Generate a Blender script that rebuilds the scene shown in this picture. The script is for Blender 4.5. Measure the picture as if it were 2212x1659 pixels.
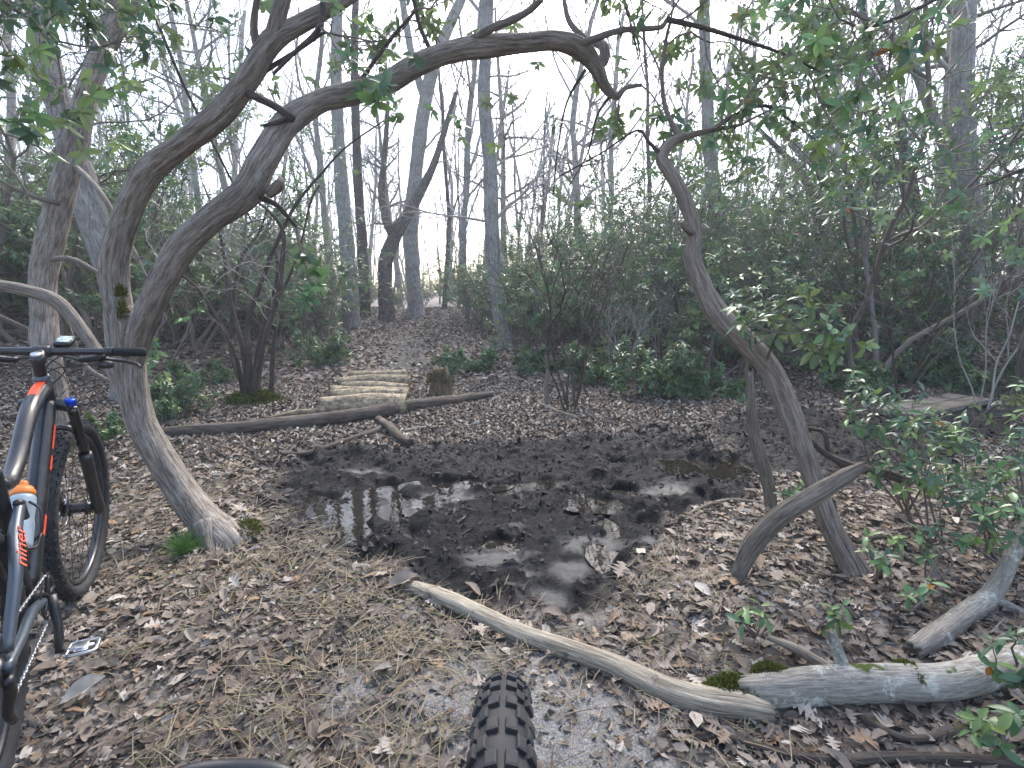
import bpy, math, random
import numpy as np
from mathutils import Vector, Matrix

for o in list(bpy.data.objects): bpy.data.objects.remove(o)
SC = bpy.context.scene
COL = SC.collection
R = math.radians

# ------------------------------------------------------------------ camera, sky, sun, exposure
CAM_H, PITCH, FPX = 1.25, 9.6, 1123.3            # metres, degrees down, focal length for a 2212 px wide frame
cam = bpy.data.cameras.new('camera'); cam.sensor_width = 36; cam.lens = 36 * FPX / 2212
cam.clip_start = 0.02; cam.clip_end = 600
camo = bpy.data.objects.new('camera', cam); COL.objects.link(camo)
camo.location = (0, 0, CAM_H); camo.rotation_euler = (R(90 - PITCH), 0, 0)
SC.camera = camo

SUN_EL, SUN_AZ = 48, 10                          # bright overcast, sun behind the cloud ahead
world = bpy.data.worlds.new('World'); SC.world = world; world.use_nodes = True
wn = world.node_tree; wn.nodes.clear()
sky = wn.nodes.new('ShaderNodeTexSky'); sky.sky_type = 'NISHITA'; sky.sun_disc = False
sky.sun_elevation = R(SUN_EL); sky.sun_rotation = R(SUN_AZ); sky.dust_density = 3.0; sky.air_density = 1.0
hs = wn.nodes.new('ShaderNodeHueSaturation'); hs.inputs['Saturation'].default_value = 0.9
bgd = wn.nodes.new('ShaderNodeBackground'); bgd.inputs['Strength'].default_value = 0.15
wo = wn.nodes.new('ShaderNodeOutputWorld')
wn.links.new(sky.outputs[0], hs.inputs['Color']); wn.links.new(hs.outputs[0], bgd.inputs['Color'])
wn.links.new(bgd.outputs[0], wo.inputs['Surface'])
sun = bpy.data.lights.new('sun', 'SUN'); sun.energy = 1.5; sun.angle = R(25); sun.color = (1, 0.97, 0.93)
suno = bpy.data.objects.new('sun', sun); COL.objects.link(suno)
suno.rotation_euler = (R(90 - SUN_EL), 0, R(180 - SUN_AZ))
vs = SC.view_settings; vs.view_transform = 'Standard'; vs.look = 'None'; vs.gamma = 1; vs.exposure = 2.05
SC.render.engine = 'CYCLES'
cy = SC.cycles; cy.use_denoising = True; cy.adaptive_threshold = .02; cy.max_bounces = 6; cy.diffuse_bounces = 3; cy.glossy_bounces = 2
cy.transmission_bounces = 3; cy.transparent_max_bounces = 4; cy.caustics_reflective = False; cy.caustics_refractive = False

# ------------------------------------------------------------------ numbers
rng = random.Random(11)
NR = np.random.default_rng(5)

def _h(ix, iy, iz, s):
    n = (ix * 374761393 + iy * 668265263 + iz * 1440662683 + s * 974634777) & 0xffffffff
    n = ((n ^ (n >> 13)) * 1274126177) & 0xffffffff
    n ^= n >> 16
    return (n & 0xffffff) / float(0xffffff) * 2 - 1
def vn(x, y, z=0.0, s=0):
    x, y, z = np.broadcast_arrays(np.asarray(x, float), np.asarray(y, float), np.asarray(z, float))
    ix, iy, iz = (np.floor(a).astype(np.int64) for a in (x, y, z))
    fx, fy, fz = x - ix, y - iy, z - iz
    fx, fy, fz = (a * a * (3 - 2 * a) for a in (fx, fy, fz))
    r = 0
    for dx in (0, 1):
        for dy in (0, 1):
            for dz in (0, 1):
                r = r + _h(ix + dx, iy + dy, iz + dz, s) * (fx if dx else 1 - fx) * (fy if dy else 1 - fy) * (fz if dz else 1 - fz)
    return r
def fbm(x, y, z=0.0, s=0, o=4):
    r = 0; a = 1.0; t = 0
    for i in range(o):
        r = r + a * vn(x * 2**i, y * 2**i, z * 2**i if not np.isscalar(z) else z, s + i); t += a; a *= .5
    return r / t
def sm(a, b, x):
    t = np.clip((x - a) / (b - a), 0, 1); return t * t * (3 - 2 * t)

CP, SP = math.cos(R(PITCH)), math.sin(R(PITCH))
def ray(px, py):
    xn, zn = (px - 1106) / FPX, -(py - 829.5) / FPX
    return np.array([xn, CP + zn * SP, -SP + zn * CP])
def at(px, py, Y):                               # the point that far ahead in the direction read off the photograph
    d = ray(px, py); t = Y / d[1]
    return np.array([0, 0, CAM_H]) + d * t
def g0(px, py):                                  # point on the level z = 0
    d = ray(px, py); t = -CAM_H / d[2]; return (d[0] * t, d[1] * t)
def wpx(w, Y, px=1106, py=830):                  # width read off the photograph at that distance, as radius in metres
    d = ray(px, py); return 0.5 * w / FPX * Y / d[1]

# ------------------------------------------------------------------ terrain
def poly_sd(poly, x, y):
    P = np.array(poly); n = len(P); d = np.full(np.shape(x), 1e9); ins = np.zeros(np.shape(x), bool)
    for i in range(n):
        a, b = P[i], P[(i + 1) % n]; e = b - a
        wx, wy = x - a[0], y - a[1]
        t = np.clip((wx * e[0] + wy * e[1]) / (e @ e), 0, 1)
        d = np.minimum(d, np.hypot(wx - e[0] * t, wy - e[1] * t))
        c = ((a[1] > y) != (b[1] > y))
        with np.errstate(divide='ignore', invalid='ignore'):
            xi = (b[0] - a[0]) * (y - a[1]) / (b[1] - a[1] + 1e-12) + a[0]
        ins ^= c & (x < xi)
    return np.where(ins, -d, d)
MUD = [g0(*p) for p in [(590,1010),(640,985),(720,965),(810,965),(950,955),(1080,942),(1200,940),(1300,935),(1400,928),(1500,940),(1570,975),
      (1640,1030),(1660,1070),(1560,1085),(1470,1120),(1440,1180),(1390,1230),(1300,1280),(1200,1315),(1080,1310),(980,1275),(890,1240),(760,1215),(670,1170),(620,1110),(590,1060)]]
MUD2 = [g0(*p) for p in [(1560,945),(1660,915),(1700,900),(1790,898),(1900,905),(2010,915),(2030,975),(1900,1020),(1780,1030),(1680,1010),(1600,985)]]
MUD3 = [g0(*p) for p in [(1960,900),(2060,880),(2150,885),(2140,930),(2040,945),(1960,930)]]
MUD4 = [g0(*p) for p in [(800,775),(850,755),(900,760),(890,800),(830,805)]]
TRAMPLED = [g0(*p) for p in [(640,1180),(880,1240),(980,1300),(1050,1420),(1000,1659),(420,1659),(330,1560),(480,1380),(560,1260)]]
SANDS = [(950,1450,.22),(1000,1500,.15),(1220,1560,.28),(1250,1640,.25),(890,1340,.15),(1260,1330,.14),(780,1490,.12),(1150,1600,.2)]
PITS = [(775,1085,.46,.26),(745,1120,.18,.16),(905,1035,.22,.10),(1000,1035,.13,.12),(1075,1045,.10,.10),(1165,1040,.20,.14),(1290,1080,.24,.12),(1345,1045,.14,.10),(1530,1000,.42,.24),(1590,1015,.3,.2),
        (1685,1050,.22,.16),(1080,1155,.10,.08),(1320,1120,.08,.14),(1300,1190,.07,.15),(1345,985,.12,.1)]
SLICK = [(1060,1190,.16,.10),(1175,1270,.14,.07),(1105,1225,.12,.05),(1290,1160,.16,.10),(1440,1050,.2,.15),(950,1060,.22,.12),(1240,1215,.10,.12),(800,1010,.18,.12),(1420,1160,.10,.10)]
PIT_W = [(g0(a, b), rx, ry) for a, b, rx, ry in PITS]
SL_W = [(g0(a, b), rx, ry) for a, b, rx, ry in SLICK]
SA_W = [(g0(a, b), r) for a, b, r in SANDS]
WATER_Z = -0.052

def masks(x, y):
    n1 = fbm(x * 3.1, y * 3.1, s=3); n2 = fbm(x * 11, y * 11, s=9)
    w = n1 * .22 + n2 * .09
    m = sm(.16, -.10, poly_sd(MUD, x, y) + w * .8)
    m2 = np.maximum(sm(.30, .05, poly_sd(MUD2, x, y) + w * 1.3), sm(.30, .05, poly_sd(MUD3, x, y) + w * 1.3))
    m2 = np.maximum(m2, .9 * sm(.62, .2, np.abs(x - path_x(y)) + w * 1.3) * sm(7.8, 8.8, y) * sm(16, 12, y))
    tr = sm(.25, -.25, poly_sd(TRAMPLED, x, y) + w * 1.5)
    sa = 0
    for (cx, cy_), r in SA_W: sa = np.maximum(sa, sm(1.05, .25, np.hypot((x - cx), (y - cy_) * .9) / r + n1 * .8 + n2 * .9))
    sl = 0
    for (cx, cy_), rx, ry in SL_W: sl = np.maximum(sl, sm(1.2, .5, np.hypot((x - cx) / rx, (y - cy_) / ry) + n1 * .5 + n2 * .35))
    tr = np.maximum(tr, .75 * sm(.9, .35, np.abs(x - path_x(y)) + w * 1.2) * sm(6.5, 8, y) * sm(24, 18, y))
    return m, m2, tr, sa, sl * m
def path_x(y): return -.1 - .2 * np.maximum(y - .5, 0)
def base_h(x, y):
    off = x - path_x(y)
    z = .055 * np.maximum(y - 7, 0) - .05 * np.maximum(y - 21, 0)
    z = z + 1.5 * sm(1.8, 11, -off) * sm(2.5, 9, y) + 1.1 * sm(2.5, 12, off) * sm(7, 15, y)
    z = z + fbm(x * .45, y * .45, s=1, o=3) * .10 * sm(1.5, 6, y) + fbm(x * 2.2, y * 2.2, s=2, o=3) * .022
    z = z - .12 * sm(.9, .2, np.abs(off)) * sm(9, 13, y)
    return z
def H(x, y, full=True):
    x = np.asarray(x, float); y = np.asarray(y, float)
    z = base_h(x, y)
    m, m2, tr, sa, sl = masks(x, y)
    lump = fbm(x * 4.5, y * 4.5, s=21, o=5) * .060 + np.abs(fbm(x * 13, y * 13, s=31, o=3)) * .038
    u = x * .80 + y * .60
    rut = np.sin(u * 21 + fbm(x * 2, y * 2, s=5) * 3) * .016 * sm(-.2, .5, vn(x * 1.7, y * 1.7, s=8))
    flat = 1 - .62 * sl
    z = z * (1 - .85 * m) + m * (-.032 + (lump * 1.2 + rut * 1.6) * flat - .012 * sl)
    for (cx, cy_), rx, ry in PIT_W:
        q = np.hypot((x - cx) / rx, (y - cy_) / ry) + fbm(x * 6, y * 6, s=41, o=3) * .45
        z = z - .085 * sm(1.25, .35, q) * m
    z = z + m2 * (lump * 1.2 - .03) + (1 - np.maximum(m, m2)) * fbm(x * 9, y * 9, s=51, o=3) * .012
    return z
def Hs(x, y): return float(H(np.array([x]), np.array([y]))[0])
def gp(px, py, up=0.0):                          # where the sight line through that spot meets the ground
    d = ray(px, py); t = np.concatenate([np.linspace(.4, 12, 700), np.linspace(12.05, 60, 500)])
    X, Y, Z = d[0] * t, d[1] * t, CAM_H + d[2] * t
    i = np.argmax(Z - base_h(X, Y) < 0) if np.any(Z - base_h(X, Y) < 0) else 900
    return np.array([X[i], Y[i], Hs(X[i], Y[i]) + up])

# ------------------------------------------------------------------ materials
def nm(name):
    m = bpy.data.materials.new(name); m.use_nodes = True; t = m.node_tree
    return m, t, t.nodes, t.links, t.nodes['Principled BSDF']
def N(t, kind, **kw):
    n = t.nodes.new(kind)
    for k, v in kw.items():
        if k in n.inputs: n.inputs[k].default_value = v
        else: setattr(n, k, v)
    return n
def ramp(t, src, stops):
    r = t.nodes.new('ShaderNodeValToRGB'); e = r.color_ramp.elements
    while len(e) < len(stops): e.new(.5)
    for i, (p, c) in enumerate(stops):
        e[i].position = p; e[i].color = tuple(c) + (1,) if len(c) == 3 else c
    t.links.new(src, r.inputs[0]); return r.outputs[0]
def mix(t, f, a, b, mode='MIX'):
    n = t.nodes.new('ShaderNodeMix'); n.data_type = 'RGBA'; n.blend_type = mode
    for s, v in ((0, f), (6, a), (7, b)):
        if hasattr(v, 'is_output'): t.links.new(v, n.inputs[s])
        elif s == 0: n.inputs[0].default_value = v
        else: n.inputs[s].default_value = tuple(v) + (1,)
    return n.outputs[2]
def math_(t, op, a, b=None, clamp=False):
    n = t.nodes.new('ShaderNodeMath'); n.operation = op; n.use_clamp = clamp
    for i, v in enumerate((a, b)):
        if v is None: continue
        if hasattr(v, 'is_output'): t.links.new(v, n.inputs[i])
        else: n.inputs[i].default_value = v
    return n.outputs[0]
def bump(t, bs, h, strength, dist):
    b = N(t, 'ShaderNodeBump', Strength=strength, Distance=dist); t.links.new(h, b.inputs['Height']); t.links.new(b.outputs[0], bs.inputs['Normal'])
def noise_(t, vec, scale, detail=4, rough=.6):
    n = N(t, 'ShaderNodeTexNoise', Scale=scale, Detail=detail, Roughness=rough)
    if vec is not None: t.links.new(vec, n.inputs['Vector'])
    return n.outputs[0]
def coords(t): return t.nodes.new('ShaderNodeTexCoord').outputs['Object']
def attr(t, name): 
    a = t.nodes.new('ShaderNodeAttribute'); a.attribute_name = name; return a

def plain(name, col, rough=.5, metal=0, spec=.5, grime=0, coat=0):
    m, t, ns, L, b = nm(name)
    b.inputs['Roughness'].default_value = rough; b.inputs['Metallic'].default_value = metal
    b.inputs['Specular IOR Level'].default_value = spec; b.inputs['Coat Weight'].default_value = coat
    if grime:
        v = noise_(t, coords(t), 18, 6, .7)
        f = math_(t, 'MULTIPLY', ramp(t, v, [(.45, (0, 0, 0)), (.75, (1, 1, 1))]), grime)
        L.new(mix(t, f, col, (.10, .085, .07)), b.inputs['Base Color'])
        L.new(math_(t, 'ADD', math_(t, 'MULTIPLY', f, .4), rough, True), b.inputs['Roughness'])
    else: b.inputs['Base Color'].default_value = tuple(col) + (1,)
    return m

def bark(name, dark, light, lichen=(.36, .40, .34), lich=.35, moss=0.0, along=3.0, around=2.2, depth=.012, mossc=(.055, .075, .012), rough=.85, patch=None):
    m, t, ns, L, b = nm(name)
    co = attr(t, 'co').outputs['Vector']
    mp = N(t, 'ShaderNodeMapping'); mp.inputs['Scale'].default_value = (around, around, along); L.new(co, mp.inputs['Vector'])
    st = noise_(t, mp.outputs[0], 1.6, 8, .72)
    mp2 = N(t, 'ShaderNodeMapping'); mp2.inputs['Scale'].default_value = (around * 4, around * 4, along * 1.5); L.new(co, mp2.inputs['Vector'])
    st2 = noise_(t, mp2.outputs[0], 1.4, 6, .7)
    mixv = math_(t, 'ADD', math_(t, 'MULTIPLY', st, .55), math_(t, 'MULTIPLY', st2, .45))
    c = ramp(t, mixv, [(.34, [x * .22 for x in dark]), (.45, dark), (.54, [(a + d) / 2 for a, d in zip(dark, light)]), (.66, light)])
    ob = coords(t)
    big = noise_(t, ob, 2.6, 3, .5)
    c = mix(t, .55, c, ramp(t, big, [(.3, (.45, .40, .36)), (.7, (1.25, 1.25, 1.25))]), 'MULTIPLY')
    if lich:
        l1 = noise_(t, ob, 15, 9, .8)
        f = ramp(t, l1, [(.62 - lich * .14, (0, 0, 0)), (.67 - lich * .08, (1, 1, 1))])
        c = mix(t, math_(t, 'MULTIPLY', f, min(1, .35 + lich)), c, lichen)
    if patch:
        l2 = noise_(t, ob, 8, 9, .75)
        c = mix(t, ramp(t, l2, [(.60, (0, 0, 0)), (.63, (1, 1, 1))]), c, patch)
    if moss:
        g = t.nodes.new('ShaderNodeNewGeometry'); sx = t.nodes.new('ShaderNodeSeparateXYZ'); L.new(g.outputs['Normal'], sx.inputs[0])
        mn = noise_(t, ob, 5, 5, .6)
        f = math_(t, 'ADD', math_(t, 'MULTIPLY', sx.outputs['Z'], .35), mn)
        f = ramp(t, f, [(.98 - moss * .5, (0, 0, 0)), (1.08 - moss * .5, (1, 1, 1))])
        c = mix(t, f, c, mossc)
    L.new(c, b.inputs['Base Color']); b.inputs['Roughness'].default_value = rough; b.inputs['Specular IOR Level'].default_value = .25
    bump(t, b, mixv, 1.0, depth * 1.5)
    return m

def leafmat(name, attrname='tint', rough=.35, trans=.15, spec=.5, obj_random=None, back=None):
    m, t, ns, L, b = nm(name)
    if obj_random:
        oi = t.nodes.new('ShaderNodeObjectInfo')
        c = ramp(t, oi.outputs['Random'], obj_random)
        v = noise_(t, coords(t), 3, 4); c = mix(t, .6, c, ramp(t, v, [(.3, (.6, .55, .5)), (.7, (1.3, 1.3, 1.3))]), 'MULTIPLY')
    else: c = attr(t, attrname).outputs['Color']
    if back:
        g = t.nodes.new('ShaderNodeNewGeometry'); c = mix(t, g.outputs['Backfacing'], c, mix(t, .6, c, back))
    L.new(c, b.inputs['Base Color']); b.inputs['Roughness'].default_value = rough; b.inputs['Specular IOR Level'].default_value = spec
    if trans:
        tr = t.nodes.new('ShaderNodeBsdfTranslucent'); L.new(c, tr.inputs['Color'])
        ms = t.nodes.new('ShaderNodeMixShader'); ms.inputs[0].default_value = trans
        L.new(b.outputs[0], ms.inputs[1]); L.new(tr.outputs[0], ms.inputs[2]); L.new(ms.outputs[0], t.nodes['Material Output'].inputs['Surface'])
    return m

def ground_mat():
    m, t, ns, L, b = nm('forest_floor')
    ob = coords(t)
    vo = N(t, 'ShaderNodeTexVoronoi', Scale=17.0); vo.inputs['Randomness'].default_value = 1
    wob = N(t, 'ShaderNodeTexNoise', Scale=14.0, Detail=3.0); L.new(ob, wob.inputs['Vector'])
    L.new(mix(t, .08, ob, wob.outputs['Color']), vo.inputs['Vector'])
    sp = t.nodes.new('ShaderNodeSeparateColor'); L.new(vo.outputs['Color'], sp.inputs[0])
    lit = ramp(t, sp.outputs[0], [(0, (.035, .026, .022)), (.3, (.085, .066, .052)), (.6, (.15, .122, .10)), (.85, (.21, .178, .15)), (1, (.28, .25, .22))])
    fine = noise_(t, ob, 60, 5, .7)
    lit = mix(t, .7, lit, ramp(t, fine, [(.3, (.45, .45, .45)), (.7, (1.3, 1.3, 1.3))]), 'MULTIPLY')
    a = attr(t, 'zone'); s3 = t.nodes.new('ShaderNodeSeparateColor'); L.new(a.outputs['Color'], s3.inputs[0])
    a2 = attr(t, 'zone2'); s4 = t.nodes.new('ShaderNodeSeparateColor'); L.new(a2.outputs['Color'], s4.inputs[0])
    mud, tram, sand, slick = s3.outputs[0], s3.outputs[1], s3.outputs[2], s4.outputs[0]
    soil = ramp(t, fine, [(.3, (.022, .018, .016)), (.7, (.10, .082, .070))])
    c = mix(t, math_(t, 'MULTIPLY', tram, .85), lit, soil)
    gr = noise_(t, ob, 130, 3, .8)
    sandc = ramp(t, gr, [(.35, (.06, .057, .055)), (.5, (.16, .155, .15)), (.7, (.31, .31, .305))])
    c = mix(t, sand, c, sandc)
    mudc = ramp(t, noise_(t, ob, 9, 6, .7), [(.35, (.0025, .003, .0042)), (.55, (.006, .007, .009)), (.75, (.014, .014, .016))])
    mudc = mix(t, math_(t, 'MULTIPLY', slick, .8), mudc, (.014, .016, .020))
    c = mix(t, mud, c, mudc)
    L.new(c, b.inputs['Base Color'])
    rn = noise_(t, ob, 12, 5, .7)
    wet = ramp(t, rn, [(.35, (.30, .30, .30)), (.65, (.70, .70, .70))])
    rr = mix(t, mud, (.9, .9, .9), mix(t, math_(t, 'MULTIPLY', slick, .8), wet, (.42, .42, .42)))
    L.new(rr, b.inputs['Roughness']); L.new(math_(t, 'SUBTRACT', .32, math_(t, 'MULTIPLY', math_(t, 'MULTIPLY', mud, math_(t, 'SUBTRACT', 1, math_(t, 'MULTIPLY', slick, .80))), .235)), b.inputs['Specular IOR Level'])
    h = math_(t, 'ADD', math_(t, 'MULTIPLY', math_(t, 'MULTIPLY', vo.outputs['Distance'], .5), math_(t, 'SUBTRACT', 1, sand, True)), math_(t, 'MULTIPLY', fine, .8))
    h = math_(t, 'MULTIPLY', h, math_(t, 'SUBTRACT', 1, math_(t, 'MULTIPLY', slick, .4)))
    mb_ = noise_(t, ob, 26, 8, .75)
    h = math_(t, 'ADD', h, math_(t, 'MULTIPLY', math_(t, 'MULTIPLY', mud, math_(t, 'SUBTRACT', 1, math_(t, 'MULTIPLY', slick, .7))), math_(t, 'MULTIPLY', mb_, 2.0)))
    bump(t, b, h, .8, .012)
    return m
def water_mat():
    m, t, ns, L, b = nm('puddle_water')
    b.inputs['Base Color'].default_value = (.012, .010, .008, 1); b.inputs['Roughness'].default_value = .025; b.inputs['IOR'].default_value = 1.33
    bump(t, b, noise_(t, coords(t), 14, 2), .06, .01)
    return m

M = {}
M['ground'] = ground_mat(); M['water'] = water_mat()
M['laurel'] = bark('laurel_bark', (.165, .14, .12), (.49, .44, .385), lichen=(.30, .34, .29), lich=.34, moss=.05, along=5.5, around=2.6, depth=.016)
M['laurel_r'] = bark('reddish_laurel_bark', (.17, .137, .113), (.46, .39, .33), lich=.15, moss=.03, along=5.5, around=2.6, depth=.014)
M['dark_stem'] = bark('dark_stem_bark', (.040, .031, .027), (.13, .105, .09), lich=.12, moss=.05, along=9, around=2, depth=.006)
M['oak'] = bark('grey_oak_bark', (.19, .172, .158), (.43, .41, .385), lichen=(.42, .46, .42), lich=.4, moss=0, along=5, around=3.2, depth=.02)
M['pale'] = bark('pale_smooth_bark', (.25, .24, .22), (.42, .41, .38), lich=.2, along=2, around=2, depth=.004)
M['deadlog'] = bark('weathered_log', (.13, .105, .085), (.40, .36, .30), lich=.15, moss=.02, along=6, around=2.5, depth=.012)
M['brownlog'] = bark('brown_log', (.060, .048, .040), (.21, .175, .15), lich=.08, moss=.02, along=5, around=2.5, depth=.012)
M['greylog'] = bark('grey_bark_log', (.20, .186, .16), (.45, .425, .37), lichen=(.50, .50, .44), lich=.6, moss=.03, along=9, around=4, depth=.006, patch=(.55, .54, .48))
M['barelog'] = bark('bare_pale_log', (.20, .17, .13), (.52, .465, .37), lich=.05, moss=0, along=4, around=2, depth=.008, patch=(.10, .085, .07))
M['peeled'] = bark('peeled_yellow_wood', (.24, .185, .115), (.58, .49, .33), lichen=(.10, .085, .07), lich=1.25, moss=0, along=3, around=2, depth=.01, patch=(.07, .06, .052))
M['stump'] = bark('mossy_stump', (.07, .052, .03), (.22, .16, .09), lich=.05, moss=.30, along=6, around=2.5, depth=.015)
M['twig'] = plain('twig_bark', (.15, .126, .11), .8, spec=.2)
M['greytwig'] = plain('grey_twig_bark', (.30, .275, .255), .85, spec=.2)
M['vine'] = plain('pale_vine_bark', (.30, .27, .24), .85, spec=.2)
M['leaf'] = leafmat('laurel_leaf', rough=.36, trans=.30, back=(.16, .20, .10))
M['pine'] = leafmat('pine_needle', rough=.6, trans=.15, spec=.2)
M['litter'] = leafmat('leaf_litter', rough=.72, trans=.06, spec=.25)
PAL = [(0, (.050, .042, .036)), (.2, (.105, .084, .066)), (.45, (.165, .137, .112)), (.68, (.23, .196, .166)), (.8, (.20, .128, .075)), (.92, (.33, .295, .255)), (1, (.36, .33, .295))]
M['fallen'] = leafmat('fallen_leaf', rough=.75, trans=.05, spec=.25, obj_random=PAL)
M['moss'] = leafmat('moss', rough=.9, trans=.1, spec=.1)

# ------------------------------------------------------------------ meshes
def mesh_from(name, V, F, mats, attrs=None, smooth=True, mat_idx=None):
    """V (n,3); F list of arrays, each (k,3) or (k,4)"""
    me = bpy.data.meshes.new(name)
    V = np.ascontiguousarray(V, dtype=np.float32)
    if not isinstance(F, list): F = [F]
    F = [np.asarray(f, dtype=np.int32) for f in F if len(f)]
    me.vertices.add(len(V)); me.vertices.foreach_set('co', V.ravel())
    loops = np.concatenate([f.ravel() for f in F]); tot = np.concatenate([np.full(len(f), f.shape[1], np.int32) for f in F])
    start = np.concatenate([[0], np.cumsum(tot)[:-1]]).astype(np.int32)
    me.loops.add(len(loops)); me.loops.foreach_set('vertex_index', loops)
    me.polygons.add(len(tot)); me.polygons.foreach_set('loop_start', start); me.polygons.foreach_set('loop_total', tot)
    me.polygons.foreach_set('use_smooth', np.full(len(tot), smooth, bool))
    if mat_idx is not None: me.polygons.foreach_set('material_index', np.asarray(mat_idx, np.int32))
    for m in (mats if isinstance(mats, (list, tuple)) else [mats]): me.materials.append(m)
    for k, a in (attrs or {}).items():
        a = np.asarray(a, np.float32)
        if a.shape[1] == 3:
            at_ = me.attributes.new(k, 'FLOAT_VECTOR', 'POINT'); at_.data.foreach_set('vector', a.ravel())
        else:
            at_ = me.attributes.new(k, 'FLOAT_COLOR', 'POINT'); at_.data.foreach_set('color', a.ravel())
    me.update(calc_edges=True)
    return me
def link(name, me, parent=None):
    o = bpy.data.objects.new(name, me); COL.objects.link(o)
    if parent is not None: o.parent = parent
    return o
def tag(o, label=None, cat=None, group=None, kind=None):
    for k, v in (('label', label), ('category', cat), ('group', group), ('kind', kind)):
        if v: o[k] = v
    return o
def empty(name, loc=(0, 0, 0), label=None, cat=None, group=None):
    o = bpy.data.objects.new(name, None); COL.objects.link(o); o.location = [float(v) for v in loc]; o.empty_display_size = .1
    return tag(o, label, cat, group)
def wloc(o):
    v = Vector((0, 0, 0))
    while o is not None: v = v + o.location; o = o.parent
    return tuple(v)
class MB:
    def __init__(s): s.V = []; s.T = []; s.Q = []; s.C = []; s.K = []; s.n = 0
    def add(s, V, T=None, Q=None, co=None, col=None):
        V = np.asarray(V, float); k = len(V)
        s.V.append(V)
        if T is not None and len(T): s.T.append(np.asarray(T) + s.n)
        if Q is not None and len(Q): s.Q.append(np.asarray(Q) + s.n)
        s.C.append(np.zeros((k, 3)) if co is None else co)
        s.K.append(np.ones((k, 4)) * .5 if col is None else col)
        s.n += k
        return s
    def mesh(s, name, mat, smooth=True, off=(0, 0, 0), co=True, col=False):
        F = []
        if s.Q: F.append(np.concatenate(s.Q))
        if s.T: F.append(np.concatenate(s.T))
        at_ = {}
        if co: at_['co'] = np.concatenate(s.C)
        if col: at_['tint'] = np.concatenate(s.K)
        return mesh_from(name, np.concatenate(s.V) - np.asarray(off, float), F, mat, at_, smooth)
    def build(s, name, mat, parent=None, smooth=True, col=False, co=True, local=False):
        off = (0, 0, 0) if local else wloc(parent)
        return link(name, s.mesh(name, mat, smooth, tuple(off), co, col), parent)

def resample(P, Rd, step):
    P = np.asarray(P, float); Rd = np.asarray(Rd, float)
    if len(P) == 2: P = np.vstack([P[0], P.mean(0), P[1]]); Rd = np.array([Rd[0], Rd.mean(), Rd[1]])
    A = np.vstack([2 * P[0] - P[1], P, 2 * P[-1] - P[-2]]); out = []; orr = []
    for i in range(1, len(A) - 2):
        p0, p1, p2, p3 = A[i - 1:i + 3]; n = max(2, int(np.linalg.norm(p2 - p1) / step))
        t = (np.arange(n) / n)[:, None]
        out.append(.5 * (2 * p1 + (p2 - p0) * t + (2 * p0 - 5 * p1 + 4 * p2 - p3) * t**2 + (3 * p1 - p0 - 3 * p2 + p3) * t**3))
        orr.append(Rd[i - 1] + (Rd[i] - Rd[i - 1]) * (t[:, 0] * t[:, 0] * (3 - 2 * t[:, 0])))
    out.append(P[-1:]); orr.append(Rd[-1:])
    return np.vstack(out), np.concatenate(orr)
def frames(P):
    T = np.gradient(P, axis=0); T /= np.linalg.norm(T, axis=1)[:, None] + 1e-12
    n = np.cross(T[0], [0, 0, 1.]); 
    if np.linalg.norm(n) < 1e-3: n = np.cross(T[0], [0, 1., 0])
    n /= np.linalg.norm(n); Ns = [n]
    for i in range(1, len(P)):
        n = n - T[i] * (n @ T[i]); n = n / (np.linalg.norm(n) + 1e-12); Ns.append(n)
    Ns = np.array(Ns); return T, Ns, np.cross(T, Ns)
def tube(mb, P, Rd, seg=8, step=.1, ridge=0, rk=2.2, ra=4.0, lump=0, seed=0, caps=True, twist=0, jag=0, squash=1, raw=False):
    P, Rd = (np.asarray(P, float), np.asarray(Rd, float)) if raw else resample(P, Rd, step)
    T, A, B = frames(P); n = len(P)
    s = np.concatenate([[0], np.cumsum(np.linalg.norm(np.diff(P, axis=0), axis=1))])
    th = np.arange(seg) / seg * 2 * math.pi
    TH = th[None, :] + (twist * s)[:, None]
    r = np.repeat(Rd[:, None], seg, 1)
    cx, sx = np.cos(th)[None, :] + 0 * s[:, None], np.sin(th)[None, :] + 0 * s[:, None]
    if ridge:
        k = np.abs(vn(cx * rk + seed, sx * rk, s[:, None] * ra, s=seed + 1)) * 1.3 - .4 + .5 * vn(cx * rk * 2.3 + seed, sx * rk * 2.3, s[:, None] * ra * 2, s=seed + 2)
        r = r * (1 + ridge * k)
    if lump: r = r * (1 + lump * vn(cx * .9 + seed, sx * .9, s[:, None] * 3.5, s=seed + 7))
    V = P[:, None, :] + r[..., None] * (np.cos(TH)[..., None] * A[:, None, :] + squash * np.sin(TH)[..., None] * B[:, None, :])
    if jag:
        for e, sg in ((0, -1), (n - 1, 1)):
            V[e] += T[e] * (sg * jag * np.abs(vn(np.cos(th) * 3 + seed, np.sin(th) * 3, s=seed + 3)))[:, None]
    co = np.stack([cx, sx, np.repeat(s[:, None], seg, 1)], -1) + [seed * 7.3, 0, seed * 3.1]
    i = np.arange(n - 1)[:, None] * seg; j = np.arange(seg)[None, :]; j2 = (j + 1) % seg
    Q = np.stack([i + j, i + j2, i + seg + j2, i + seg + j], -1).reshape(-1, 4)
    V = V.reshape(-1, 3); co = co.reshape(-1, 3); Tt = []
    if caps:
        c0, c1 = len(V), len(V) + 1
        dip = .35 * Rd[-1] if jag else 0
        V = np.vstack([V, P[0] + (T[0] * .35 * Rd[0] if jag else 0), P[-1] - T[-1] * dip]); co = np.vstack([co, co[0], co[-2]])
        b = (n - 1) * seg
        Tt = [(c0, (k + 1) % seg, k) for k in range(seg)] + [(c1, b + k, b + (k + 1) % seg) for k in range(seg)]
    mb.add(V, Tt, Q, co); return P, Rd
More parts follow.
